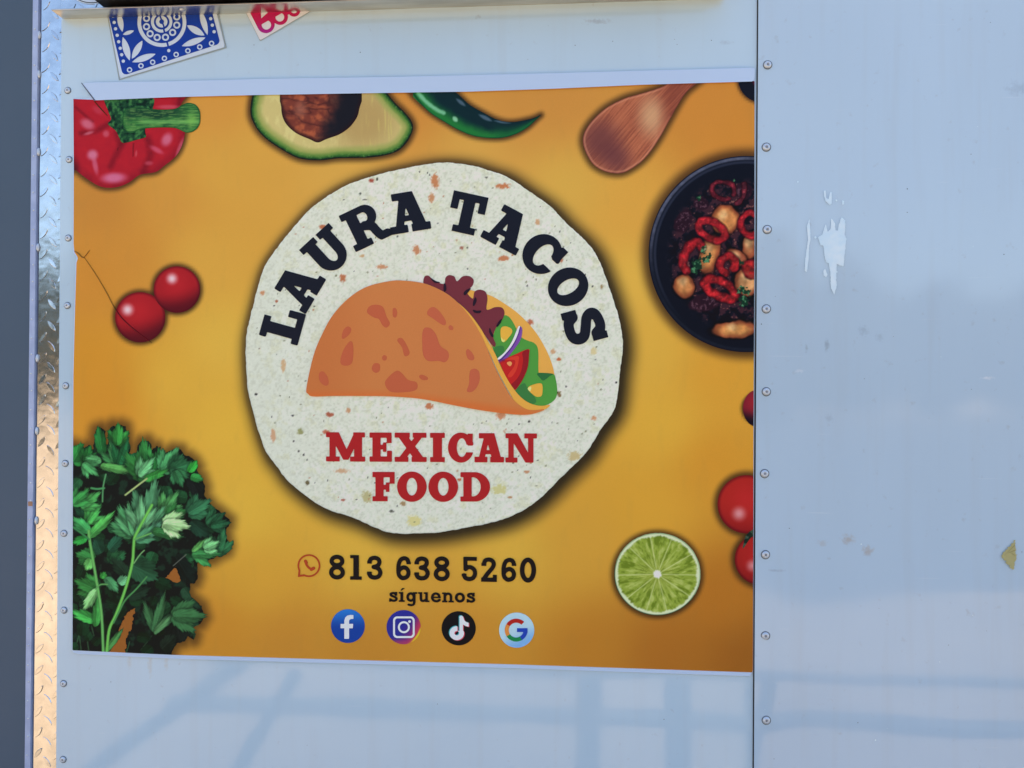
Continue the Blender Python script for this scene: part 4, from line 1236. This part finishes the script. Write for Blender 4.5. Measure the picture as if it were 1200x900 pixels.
RED = (166, 34, 38)
for fn, w, x0, x1 in ((gl_M, 1.37, 382, 428), (gl_E, .77, 433, 459.3), (gl_X, 1.1, 462.5, 500), (gl_I, .52, 504, 521.3), (gl_C, .9, 525, 554), (gl_A, 1.07, 556, 590.6), (gl_N, 1.1, 592.3, 629.2)):
    glyph(fn, w, line_map(x0, x1, w, 506.6, 540.8, .006, 400), RED, 5, banner)
for fn, w, x0, x1 in ((gl_F, .76, 436.5, 462.5), (gl_O, .96, 465.3, 500), (gl_O, .96, 502, 536.8), (gl_D, 1.01, 539.5, 574.3)):
    glyph(fn, w, line_map(x0, x1, w, 553, 587.4, .003, 436), RED, 5, banner)
INKB = (26, 20, 22)
for fn, w, x0, x1 in ((gl_8, .66, 385.3, 404.4), (gl_1, .48, 410.3, 424), (gl_3, .65, 430, 448.7), (gl_6, .65, 463.5, 481.8), (gl_3, .65, 485.3, 504.2), (gl_8, .66, 508, 527.3), (gl_5, .65, 541, 559.4), (gl_2, .64, 563.8, 582.2), (gl_6, .65, 586.8, 605.4), (gl_0, .66, 609, 628.4)):
    glyph(fn, w, line_map(x0, x1, w, 650, 679, .0155, 385), INKB, 5, banner, 'numeral', step=.022)
for fn, w, x0, x1 in ((gl_s, .76, 455.7, 465.8), (gl_iac, .56, 467.3, 474.6), (gl_g, 1.02, 476, 489), (gl_u, 1.05, 490, 503.2), (gl_e, .92, 504.8, 516.8), (gl_n, 1.08, 518, 531.8), (gl_o, .92, 533, 544.8), (gl_s, .76, 546.5, 556.6)):
    glyph(fn, w, line_map(x0, x1, w, 693.6, 705.2, .011, 455), INKB, 5, banner, ybot=-.46, ytop=1.45, step=.03)

# ---- taco
taco = empty('taco_print', P(500, 485, lay(4)).tolist(), None, None)
taco.parent = banner; taco.matrix_parent_inverse = banner.matrix_basis.inverted(); taco['label'] = 'cartoon taco print in the middle of the tortilla'


def tz(pts): return zz(pts, 5, 490, 310)
def ta(pts): return zz(pts, 5, 350, 315)


def piece(name, pts, rgb, k, n=5, sm=True, parent=None, step=1.0, col=None, simple=True):
    p = spline(pts, n=n) if sm else np.array(pts, float)
    x0, y0 = p.min(0) - .6; x1, y1 = p.max(0) + .6
    return sheet(name, (x0, x1, y0, y1), step, lambda X, Y: sd_poly(X, Y, p), col or flat(rgb), lay(k), parent or taco, simple=simple)


piece('back_shell', tz([(250, 165), (300, 150), (330, 155), (420, 180), (500, 225), (590, 290), (680, 385), (740, 480), (780, 570), (800, 660), (790, 760), (700, 800), (500, 600), (400, 420), (300, 260)]), (222, 162, 76), 3)
piece('lettuce', tz([(500, 300), (530, 305), (560, 345), (600, 420), (640, 445), (680, 460), (703, 500), (705, 620), (715, 638), (790, 640), (808, 680), (815, 740), (805, 785), (770, 815), (720, 830), (650, 825), (580, 780), (500, 640), (440, 500), (440, 420), (470, 340)]), (78, 146, 62), 4)
piece('lettuce_fold', tz([(700, 636), (790, 640), (770, 655), (735, 680), (715, 665)]), (46, 104, 58), 5)
piece('lettuce_fold', tz([(445, 490), (490, 475), (505, 500), (480, 560), (460, 540)]), (58, 120, 62), 5)
piece('lettuce_fold', tz([(570, 735), (620, 695), (640, 720), (690, 790), (680, 815), (640, 805), (590, 770)]), (58, 118, 62), 5)
piece('corn_kernel', tz([(485, 375), (510, 362), (545, 375), (550, 400), (520, 440), (500, 455), (485, 430)]), (232, 170, 66), 6, step=.5)
piece('corn_glint', tz([(488, 425), (497, 440), (510, 440), (500, 455), (488, 445)]), (240, 222, 120), 7, step=.4)
piece('corn_kernel', tz([(642, 725), (680, 702), (725, 700), (727, 760), (710, 775), (680, 768)]), (230, 166, 66), 6, step=.5)
piece('corn_glint', tz([(642, 725), (662, 715), (660, 740), (650, 740)]), (240, 226, 130), 7, step=.4)
piece('onion', tz([(595, 362), (610, 378), (600, 440), (560, 500), (510, 560), (475, 575), (470, 555), (520, 500), (560, 440), (580, 385)]), (122, 74, 160), 6)
piece('onion_edge', tz([(588, 362), (597, 366), (575, 430), (540, 490), (490, 545), (470, 557), (468, 548), (510, 510), (550, 450), (575, 390)]), (224, 218, 232), 7, step=.5)
piece('onion_line', tz([(596, 368), (600, 372), (580, 432), (545, 494), (494, 552), (476, 564), (473, 560), (492, 546), (542, 490), (577, 430)]), (66, 40, 120), 8, step=.4)
tom = piece('tomato_slice', tz([(645, 495), (650, 530), (643, 600), (620, 660), (590, 710), (560, 735), (520, 670), (475, 570), (480, 565), (560, 530)]), (186, 36, 36), 6)
piece('tomato_rim', tz([(645, 497), (650, 530), (643, 600), (620, 660), (590, 710), (565, 732), (545, 705), (580, 670), (605, 620), (615, 560), (612, 515)]), (140, 28, 36), 7)
piece('tomato_core', tz([(500, 560), (580, 535), (590, 560), (575, 620), (545, 660), (525, 650), (560, 600), (565, 560)]), (206, 58, 44), 7)
piece('tomato_seed', tz([(520, 575), (540, 568), (550, 580), (540, 595), (528, 590)]), (226, 150, 90), 8, step=.4)
piece('meat', tz([(30, 100), (38, 70), (60, 65), (85, 85), (130, 110), (155, 110), (160, 78), (180, 62), (212, 70), (228, 98), (260, 70), (300, 68), (325, 90), (318, 125), (285, 160), (320, 200), (330, 160), (360, 147), (395, 160), (406, 200), (400, 260), (420, 262), (450, 250), (490, 252), (506, 280), (495, 320), (460, 365), (440, 420), (455, 465), (440, 480), (380, 400), (290, 280), (190, 190), (100, 135), (40, 115)]), (112, 48, 58), 5)
for pts in ([(75, 78), (100, 95), (130, 105), (100, 108), (82, 95)], [(152, 112), (163, 118), (165, 150), (152, 158), (148, 135)], [(308, 138), (300, 155), (275, 180), (266, 168), (280, 150)], [(338, 192), (342, 215), (328, 243), (320, 235), (326, 205)], [(320, 265), (345, 270), (370, 270), (360, 285), (330, 282)], [(490, 318), (485, 340), (465, 365), (458, 358), (475, 330)], [(420, 370), (430, 395), (442, 420), (430, 422), (416, 395)]):
    piece('char_mark', tz(pts), (40, 26, 40), 7, step=.4)
piece('shell_rim', tz([(-30, 100), (10, 108), (60, 120), (130, 155), (210, 205), (290, 275), (360, 365), (410, 450), (450, 520), (490, 610), (540, 700), (600, 775), (660, 815), (720, 828), (775, 822), (740, 850), (680, 868), (600, 850), (480, 650), (400, 480), (300, 320), (150, 180), (0, 115)]), (220, 162, 70), 8)


def shell_col(X, Y):
    n = fbm(X / 30, Y / 30, 5)
    col = flat((196, 120, 68))(X, Y)
    col = over(col, (188, 106, 58), .7 * smooth(450, 370, X))
    col = over(col, (206, 132, 74), .5 * smooth(520, 590, X) * smooth(480, 380, Y))
    return over(col, (204, 104, 50), .8 * smooth(12, 0, (466 + np.maximum(0, X - 470) * .14) - Y))


SHELL = [(359, 455), (361, 461.5), (367, 464.6), (390, 464), (419, 464), (456.7, 464.5), (494, 467.5), (534.7, 475.5), (566.7, 481.3), (598.7, 485.3), (617, 486), (630, 483.5), (640, 479), (625, 480.5), (614, 478), (601, 467.5), (590.7, 451), (580, 430), (572, 411), (562, 389), (546, 365), (527.5, 346.8), (508, 336), (492, 331), (472.7, 328.8), (456.7, 329.4), (430, 336), (408.7, 349.3), (390, 369.3), (376.7, 393.3), (367, 418)]
piece('shell', SHELL, None, 9, col=shell_col, simple=False, step=1.6)
BR = (184, 92, 62)
for pts in ([(400, 255), (415, 220), (455, 210), (495, 225), (515, 280), (535, 320), (515, 345), (490, 330), (470, 295), (440, 285)], [(550, 255), (553, 232), (570, 232), (578, 260), (570, 285), (553, 280)], [(252, 400), (262, 360), (285, 338), (308, 350), (300, 380), (265, 410)], [(245, 530), (265, 470), (300, 425), (318, 440), (320, 510), (310, 555), (280, 568), (250, 560)], [(118, 635), (122, 608), (145, 602), (170, 635), (175, 675), (155, 685), (128, 665)], [(428, 580), (445, 553), (475, 560), (475, 595), (455, 610), (435, 600)], [(488, 520), (500, 505), (517, 515), (512, 535), (495, 536)], [(577, 420), (595, 404), (618, 420), (648, 480), (645, 505), (620, 510), (605, 460)], [(505, 670), (530, 630), (575, 597), (605, 612), (640, 650), (690, 665), (695, 700), (665, 718), (580, 725), (530, 715)], [(705, 632), (720, 620), (755, 635), (755, 650), (725, 652)]):
    piece('brown_spot', ta(pts), BR, 10, step=.6)
for pts in ([(52, 290), (65, 258), (95, 250), (130, 280), (162, 330), (158, 355), (135, 350), (85, 315)], [(178, 365), (190, 355), (207, 370), (200, 385), (182, 380)], [(25, 400), (40, 370), (75, 375), (105, 410), (130, 475), (175, 510), (178, 550), (155, 573), (120, 565), (60, 565), (30, 530), (24, 460)], [(280, 510), (292, 495), (315, 515), (330, 545), (318, 562), (290, 550)], [(300, 650), (308, 618), (335, 610), (358, 630), (360, 680), (340, 725), (310, 748), (285, 740), (298, 700)]):
    piece('brown_spot', tz(pts), (186, 94, 66), 10, step=.6)

# ---- social icons
WH = (214, 222, 244)


def disc(x, y, r, col, label, simple=False, step=.8):
    return sheet('icon_disc', (x - r - .6, x + r + .6, y - r - .6, y + r + .6), step, lambda X, Y: sd_circ(X, Y, x, y, r), col, lay(3), banner, simple=simple, label=label)


def fz(x, y): return (340 + x / 7.5, 640 + y / 7.5)
def gz(x, y): return (490 + x / 7.5, 640 + y / 7.5)


def mark(name, pts, rgb, k, parent, step=.35, sm=False, holes=()):
    p = spline(pts, n=4) if sm else np.array(pts, float)
    x0, y0 = p.min(0) - .5; x1, y1 = p.max(0) + .5
    return sheet(name, (x0, x1, y0, y1), step, lambda X, Y: sd_poly(X, Y, p), flat(rgb), lay(k), parent, simple=True)


ic = disc(407.7, 733.7, 19.8, lambda X, Y: over(flat((22, 62, 150))(X, Y), (40, 112, 196), smooth(738, 715, Y)), 'blue round icon with a white letter f')
mark('icon_mark', [fz(*q) for q in [(476, 815), (476, 722), (443, 722), (443, 683), (476, 683), (476, 655), (484, 628), (502, 611), (528, 605), (556, 606), (556, 640), (535, 640), (521, 648), (518, 663), (518, 683), (554, 683), (550, 722), (518, 722), (518, 815)]], WH, 5, ic)


def ig_col(X, Y):
    x = (X - 473) / 20; y = (Y - 735) / 20
    col = flat((44, 46, 140))(X, Y)
    col = over(col, (118, 40, 120), smooth(-.1, .7, x * .8 + y * .5))
    col = over(col, (188, 56, 84), smooth(.35, .9, x * .9 + y * .35))
    col = over(col, (170, 60, 96), .8 * smooth(.55, .95, y))
    col = over(col, (206, 120, 60), smooth(.82, 1.05, x * .75 + y * .75))
    return over(col, (214, 190, 50), smooth(.84, .95, np.hypot(x, y)) * smooth(.75, .9, x * .82 + y * .5))


ic = disc(473, 735, 20, ig_col, 'violet and red round icon with a white camera outline')


def ig_mark(X, Y):
    cx, cy = 473.3, 735.0
    def rb(h, r): q = np.hypot(np.maximum(np.abs(X - cx) - h + r, 0), np.maximum(np.abs(Y - cy) - h + r, 0)); return r - q
    o = sub(rb(12.7, 5), rb(10.4, 3.2))
    o = U(o, sub(sd_circ(X, Y, cx, cy, 7), sd_circ(X, Y, cx, cy, 4.7)), sd_circ(X, Y, 479.9, 728.4, 1.6))
    return o


sheet('icon_mark', (459, 488, 721, 749), .4, ig_mark, flat(WH), lay(5), ic, simple=True)
ic = disc(537.5, 736.3, 20, flat((20, 18, 22)), 'black round icon with a white musical note', True)


def note(dx, dy):
    def f(X, Y):
        x = (X - 490) * 7.5 - dx; y = (Y - 640) * 7.5 - dy
        hook = np.minimum(ering(x, y, 340, 765, 42, 40, 21), np.maximum(np.maximum(x * 0 + -(x - 330), y - 745), -(x - 345)))
        stem = sd_box(x, y, 364, 394, 625, 772)
        fl = sd_line(x, y, spline([(380, 628), (392, 660), (415, 682), (440, 690)], False), 17)
        return U(hook, stem, np.minimum(fl, 444 - x)) / 7.5
    return f


sheet('icon_mark', (524, 552, 721, 752), .4, note(-7, -5), flat((70, 176, 186)), lay(4), ic, simple=True)
sheet('icon_mark', (524, 552, 721, 752), .4, note(7, 5), flat((196, 70, 92)), lay(5), ic, simple=True)
sheet('icon_mark', (524, 552, 721, 752), .4, note(0, 0), flat(WH), lay(6), ic, simple=True)
ic = disc(605.5, 738.4, 20.6, lambda X, Y: over(flat((176, 206, 240))(X, Y), (110, 162, 220), smooth(736, 756, Y + .45 * (X - 605) - 2) * .8), 'pale round icon with a four-coloured letter G')


def gring(a0, a1):
    def f(X, Y):
        x = X - 604.9; y = Y - 738.4
        th = np.degrees(np.arctan2(-y, x)) % 360
        return np.minimum(np.minimum(13.4 - np.hypot(x, y), np.hypot(x, y) - 8.7), np.minimum((th - a0), (a1 - th)) * .17)
    return f


for a0, a1, c in ((46, 148, (172, 36, 30)), (148, 213, (214, 134, 64)), (213, 312, (28, 128, 72))):
    sheet('icon_mark', (590, 620, 724, 753), .4, gring(a0, a1), flat(c), lay(5), ic, simple=True)


def gblue(X, Y):
    return U(np.minimum(gring(300, 359.5)(X, Y), 99), sd_box(X, Y, 605.8, 618.2, 736.2, 740.7))


sheet('icon_mark', (590, 620, 724, 753), .4, gblue, flat((36, 66, 170)), lay(6), ic, simple=True)

# chat icon beside the number
ORR = (170, 66, 36)


def chat(X, Y):
    o = U(sd_circ(X, Y, 362, 662.9, 13.4), sd_poly(X, Y, [(349.8, 668), (349, 676.3), (359, 675)]))
    i = U(sd_circ(X, Y, 362, 662.9, 11.4), sd_poly(X, Y, [(351.8, 668), (351.6, 673.6), (359, 672.6)]))
    return sub(o, i)


cm = sheet('chat_icon', (348, 376, 649, 678), .4, chat, flat(ORR), lay(4), banner, simple=True, label='orange speech bubble outline with a handset')
sheet('handset', (355, 371, 655, 671), .35, lambda X, Y: U(sd_line(X, Y, spline([fz(138, 130), fz(138, 150), fz(155, 180), fz(185, 203), fz(205, 200)], False), 1.35), sd_line(X, Y, [fz(135, 132), fz(142, 146)], 1.9), sd_line(X, Y, [fz(187, 205), fz(207, 194)], 1.9)), flat(ORR), lay(4), cm, simple=True)

# ---- creases in the vinyl: low folded ridges
def crease(name, pts, hw, h):
    p = spline(pts, False, 5); n = len(p)
    tg = np.gradient(p, axis=0); tg /= np.linalg.norm(tg, axis=1)[:, None]
    nr = np.stack([-tg[:, 1], tg[:, 0]], -1)
    tap = np.sin(np.linspace(0.15, math.pi - .1, n))[:, None] ** .5
    V = np.concatenate([p - nr * hw * tap, p + nr * hw * .15 * tap, p + nr * hw * tap])
    off = np.concatenate([np.full(n, lay(3.5)), lay(3.5) + h * tap[:, 0], np.full(n, lay(3.5))]) + wave(V[:, 0], V[:, 1])
    pts3 = P(V[:, 0], V[:, 1], off)
    f = [[r * n + i, r * n + i + 1, (r + 1) * n + i + 1, (r + 1) * n + i] for r in (0, 1) for i in range(n - 1)]
    me = bpy.data.meshes.new(name); me.from_pydata(pts3.tolist(), [], f)
    rgb = banner_color(V[:, 0], V[:, 1]) * np.concatenate([np.full(n, .98), np.full(n, .48), np.full(n, .72)])[:, None]  # shade of the fold painted into the ridge colour
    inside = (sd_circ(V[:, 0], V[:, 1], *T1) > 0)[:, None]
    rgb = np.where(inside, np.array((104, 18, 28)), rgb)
    at = me.color_attributes.new('ink', 'FLOAT_COLOR', 'POINT')
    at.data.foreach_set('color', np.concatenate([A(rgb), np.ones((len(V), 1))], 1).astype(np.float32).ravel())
    return link(name, me, INK, banner)


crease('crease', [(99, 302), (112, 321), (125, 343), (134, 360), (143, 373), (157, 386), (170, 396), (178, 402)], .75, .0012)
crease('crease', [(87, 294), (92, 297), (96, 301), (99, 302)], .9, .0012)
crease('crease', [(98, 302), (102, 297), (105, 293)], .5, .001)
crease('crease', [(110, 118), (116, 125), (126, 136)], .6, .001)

# ------------------------------------------------------------------ stickers
def sz(x, y): return (120 + x / 8, x * 0 + y / 8)


st1 = empty('papel_picado_sticker', P(170, 88, .0006).tolist(), 'blue and white cut-paper sticker with flower rings under the ledge', 'sticker')
white_q = [sz(*q) for q in [(35, 30), (165, 737), (1150, 440), (1045, 20)]]
me = paint_mesh('sticker_base', *march(lambda X, Y: sd_poly(X, Y, white_q), 122, 266, 2, 94, 3), flat((188, 200, 222)), .0012, False, False)
link('sticker_base', me, INK, st1)
edge = [sz(*q) for q in [(30, 0), (163, 741), (1154, 442), (1050, 0), (1060, 0), (1164, 448), (155, 752), (18, 0)]]
me = paint_mesh('sticker_rim', *march(lambda X, Y: np.minimum(sd_poly(X, Y, edge), Y - 8), 120, 268, 2, 96, .5), flat((140, 150, 158)), .0010, True, False)
link('sticker_rim', me, INK, st1)


def blue_sd(X, Y):
    x = (X - 120) * 8; y = Y * 8
    q = [(35, 20), (185, 705), (1105, 412), (1020, 20)]
    qi = np.array([(81, 66), (222, 655), (1055, 380), (972, 66)], float)
    d = sd_poly(x, y, qi) + 42
    d = np.minimum(d, y - 60)
    cuts = []
    for c in ((110, 210), (123, 270), (138, 331), (152, 391), (167, 452), (180, 513), (195, 573), (1015, 175), (1030, 236), (1047, 297), (622, 474), (97, 150), (1000, 115)):
        cuts.append(sd_circ(x, y, *c, 16))
    for c in ((254, 655), (361, 617), (471, 583), (581, 547), (691, 511), (801, 476), (912, 440), (1023, 407)):
        cuts.append(sub(sd_circ(x, y, *c, 26), sd_circ(x, y, *c, 13)))
    for c in ((413, 172), (413, 250), (447, 316), (513, 351), (591, 349), (658, 304), (697, 235), (697, 158), (660, 95), (450, 100)):
        cuts.append(sub(sd_circ(x, y, *c, 34), sd_circ(x, y, *c, 17)))
    gap = sd_line(x, y, [(557, 205), (615, 430)], 8)
    cuts.append(sub(sd_circ(x, y, 557, 210, 230), sd_circ(x, y, 557, 210, 194), gap))
    cuts.append(sub(sd_circ(x, y, 555, 205, 101), sd_circ(x, y, 555, 205, 72), gap))
    cuts.append(sub(sd_circ(x, y, 555, 203, 55), sd_circ(x, y, 555, 203, 22), sd_line(x, y, [(540, 150), (580, 260)], 7)))
    for a, b_, w in (((190, 345), (255, 568), 32), ((275, 552), (375, 380), 30), ((278, 582), (499, 505), 30), ((150, 110), (187, 300), 27), ((190, 325), (297, 287), 18), ((793, 238), (957, 332), 32), ((743, 432), (967, 352), 30), ((915, 90), (985, 330), 28)):
        cuts.append(sd_lens(x, y, a, b_, w))
    return sub(d, *cuts) / 8


sheet('cut_paper_print', (122, 264, 4, 92), .45, blue_sd, flat((28, 58, 152)), .0016, st1, simple=True, wavy=False)


def kz(x, y): return (260 + x / 8.571, y / 8.571)


st2 = empty('papel_picado_sticker', P(305, 47, .0006).tolist(), 'pink and white cut-paper sticker with scalloped edge under the ledge', 'sticker')
tri = [kz(*q) for q in [(170, -20), (385, 405), (900, 103), (1080, -20)]]
sheet('sticker_base', (278, 390, 1, 50), 2, lambda X, Y: sd_poly(X, Y, tri), flat((206, 204, 216)), .0012, st2, wavy=False)
rim2 = [kz(*q) for q in [(165, -20), (383, 412), (910, 106), (1100, -20), (1080, -20), (900, 103), (385, 403), (172, -20)]]
sheet('sticker_rim', (277, 392, 1, 51), .5, lambda X, Y: np.minimum(sd_poly(X, Y, rim2), Y - 2), flat((150, 156, 160)), .0010, st2, simple=True, wavy=False)


def pink_sd(X, Y):
    x = (X - 260) * 8.571; y = Y * 8.571
    d = U(sd_circ(x, y, 442, 245, 88), sd_circ(x, y, 585, 172, 78), sd_circ(x, y, 725, 105, 62), sd_poly(x, y, [(215, -10), (362, 282), (520, 240), (660, 150), (790, 80), (860, -10)]))
    c1 = np.minimum(sd_circ(x, y, 447, 250, 47), (x - 402) * .5 + (y - 250) * .87 + 6)
    c2 = np.minimum(sd_circ(x, y, 582, 172, 44), (x - 540) * .5 + (y - 178) * .87 + 10)
    c3 = np.minimum(sd_circ(x, y, 725, 98, 36), (x - 690) * .5 + (y - 100) * .87)
    c4 = sd_poly(x, y, [(395, 185), (390, 120), (400, 60), (470, 118)])
    return sub(d, c1, c2, c3, c4) / 8.571


sheet('cut_paper_print', (280, 366, 1, 42), .4, pink_sd, lambda X, Y: over(flat((176, 30, 82))(X, Y), (158, 36, 128), smooth(24, 38, Y)), .0016, st2, simple=True, wavy=False)

st3 = empty('oval_sticker', P(107, -20, .0006).tolist(), 'white oval sticker with black outline above the ledge', 'sticker')
sheet('sticker_base', (70, 145, -56, 6), .8, lambda X, Y: sd_ell(X, Y, 107, -24, 32, 29), flat((196, 206, 222)), .0024, st3, simple=True, wavy=False)
sheet('outline', (70, 145, -56, 6), .6, lambda X, Y: sub(sd_ell(X, Y, 107, -24, 30.6, 27.6), sd_ell(X, Y, 107, -24, 29.6, 26.7)), flat((22, 22, 28)), .0027, st3, simple=True, wavy=False)

# ------------------------------------------------------------------ wear on the right panel
YP = YR + 0.0019


def chip(name, polys, box, rgb, step, label=None, mat_=None, rough=.8, seed=1):
    rough *= 1.5
    sd = lambda X, Y: U(*[sd_poly(X, Y, p) for p in polys]) + rough * (fbm(X / 1.6, Y / 1.6, seed, 3) - .5)
    return sheet(name, box, step, sd, flat(rgb), YP + (.0003 if seed == 9 else 0), right_panel, simple=True, mat=mat_, label=label, wavy=False)


def cz(pts): return zz(pts, 6.43, 920, 210)


big = cz([(345, 285), (375, 330), (378, 385), (400, 385), (405, 340), (425, 285), (455, 310), (450, 420), (462, 450), (450, 560), (442, 655), (415, 650), (390, 640), (385, 760), (392, 800), (370, 868), (345, 820), (340, 700), (330, 635), (308, 625), (292, 550), (290, 500), (268, 498), (248, 435), (280, 420), (305, 335), (322, 400), (345, 370)])
chip('peeled_paint', [big], (957, 993, 252, 347), (188, 220, 244), .5, 'largest pale patch of peeled paint', BARE, seed=3)
chip('peeled_paint', [cz([(183, 300), (190, 380), (192, 450), (180, 520), (178, 600), (165, 700), (148, 690), (150, 620), (160, 540), (172, 460), (165, 350)])], (941, 951, 254, 322), (188, 220, 244), .5, 'narrow vertical strip of peeled paint', BARE, .5, seed=4)
chip('peeled_paint', [cz([(292, 85), (306, 85), (310, 140), (328, 150), (340, 95), (352, 100), (352, 185), (335, 192), (305, 165), (294, 125)])], (963, 976, 221, 242), (188, 220, 244), .4, 'small hook-shaped patch of peeled paint', BARE, .4, seed=5)
for pts in ([(430, 158), (445, 165), (444, 190), (430, 192)], [(382, 150), (393, 156), (390, 168), (380, 162)], [(288, 690), (302, 675), (320, 720), (310, 738), (290, 725)], [(218, 435), (230, 428), (238, 440), (226, 450)], [(92, 12), (102, 14), (100, 28), (92, 26)], [(388, 690), (396, 695), (394, 706), (386, 704)]):
    p = np.array(cz(pts)); x0, y0 = p.min(0) - 1; x1, y1 = p.max(0) + 1
    chip('peeled_paint', [p], (x0, x1, y0, y1), (188, 220, 244), .35, None, BARE, .2, seed=6)
chip('tape_residue', [[(1172.5, 651), (1189, 634), (1191, 650), (1188, 668), (1183, 664), (1178, 657)]], (1171, 1193, 632, 670), (160, 153, 112), .5, 'small tan triangle of tape residue', None, 3.2, seed=8)
for k in range(5):
    chip('tape_residue', [[(1176 + k * 3, 652 - k * 3.0), (1189.5, 638 + k * 6.2), (1189.5, 639.2 + k * 6.2)]], (1172, 1192, 632, 670), (134, 124, 84), .4, None, None, .1, seed=9)
rs = np.random.default_rng(5)
for k in range(26):
    u, v = rs.uniform(892, 1200), rs.uniform(10, 890); r_ = rs.uniform(.35, .8)
    sheet('speck', (u - 2, u + 2, v - 2, v + 2), .5, lambda X, Y: sd_ell(X, Y, u, v, r_, r_ * rs.uniform(.6, 1.4)), flat((96, 108, 124) if k % 3 else (206, 222, 240)), YP, right_panel, simple=True, wavy=False)
for k in range(18):
    u, v = (rs.uniform(95, 880), rs.uniform(30, 76)) if k < 14 else (rs.uniform(90, 880), rs.uniform(795, 890)); r_ = rs.uniform(.35, .75)
    sheet('speck', (u - 2, u + 2, v - 2, v + 2), .5, lambda X, Y: sd_ell(X, Y, u, v, r_, r_), flat((104, 116, 132)), .0010, left_panel, simple=True, wavy=False)

# ------------------------------------------------------------------ unseen frame and asphalt, added to shape the reflections in the panels
def Q(u, v, d):
    """point at distance d in front of the side whose mirror image falls on photo pixel (u, v)"""
    r = np.array([(u - 600) / F, -(v - 450) / F, -1.0]) @ R3.T
    q = C3 + r * ((d - C3[1]) / r[1])
    return (float(q[0]), -d, max(float(q[2]), 0.03))


FRAME = add_noise(mat('frame_steel', rough=0.6), (0.030, 0.036, 0.045), (0.06, 0.07, 0.08), 12)
fd = 1.25
fr = empty('added_frame', (0.5, -fd, 0), 'low dark frame added out of view to mirror in the lower white panel', 'frame')  # out-of-view frame added for the dark bands mirrored in the panel
za, zb = Q(600, 838, fd)[2], Q(600, 782, fd)[2]
xa, xb = Q(200, 838, fd)[0], Q(1500, 838, fd)[0]
link('rail', tube_mesh('rail', (xa, -fd, za), (xb, -fd, za), .030), FRAME, fr)
link('rail', tube_mesh('rail', (xa + .15, -fd, zb), (xb, -fd, zb), .018), FRAME, fr)
for u in (690, 795, 880, 1380):
    x = Q(u, 838, fd)[0]
    link('post', tube_mesh('post', (x, -fd, 0), (x, -fd, zb + (.0 if u < 1000 else .12)), .045 if u < 850 else .022), FRAME, fr)
link('brace', tube_mesh('brace', (Q(285, 775, fd)[0], -fd, Q(285, 775, fd)[2]), (Q(60, 960, fd)[0], -fd, 0.02), .032), FRAME, fr)
link('brace', tube_mesh('brace', (Q(345, 790, fd)[0], -fd, Q(345, 790, fd)[2]), (Q(255, 960, fd)[0], -fd, 0.02), .026), FRAME, fr)
ROAD = add_noise(mat('asphalt', rough=0.9, spec=.2), (0.045, 0.045, 0.048), (0.065, 0.065, 0.066), 3, 8, bump=.3, bscale=60, bdist=.01)  # unseen asphalt added so the right panel mirrors a darker area
bm = bmesh.new()
for x, y in ((0.35, -4.6), (0.9, -31.5), (60, -31.5), (60, -4.2)): bm.verts.new((x, y, 0.004))
bm.faces.new(bm.verts); bmesh.ops.recalc_face_normals(bm, faces=bm.faces)
me = bpy.data.meshes.new('added_road'); bm.to_mesh(me); bm.free()
if me.polygons[0].normal.z < 0: me.flip_normals()
link('added_road', me, ROAD, kind='structure')
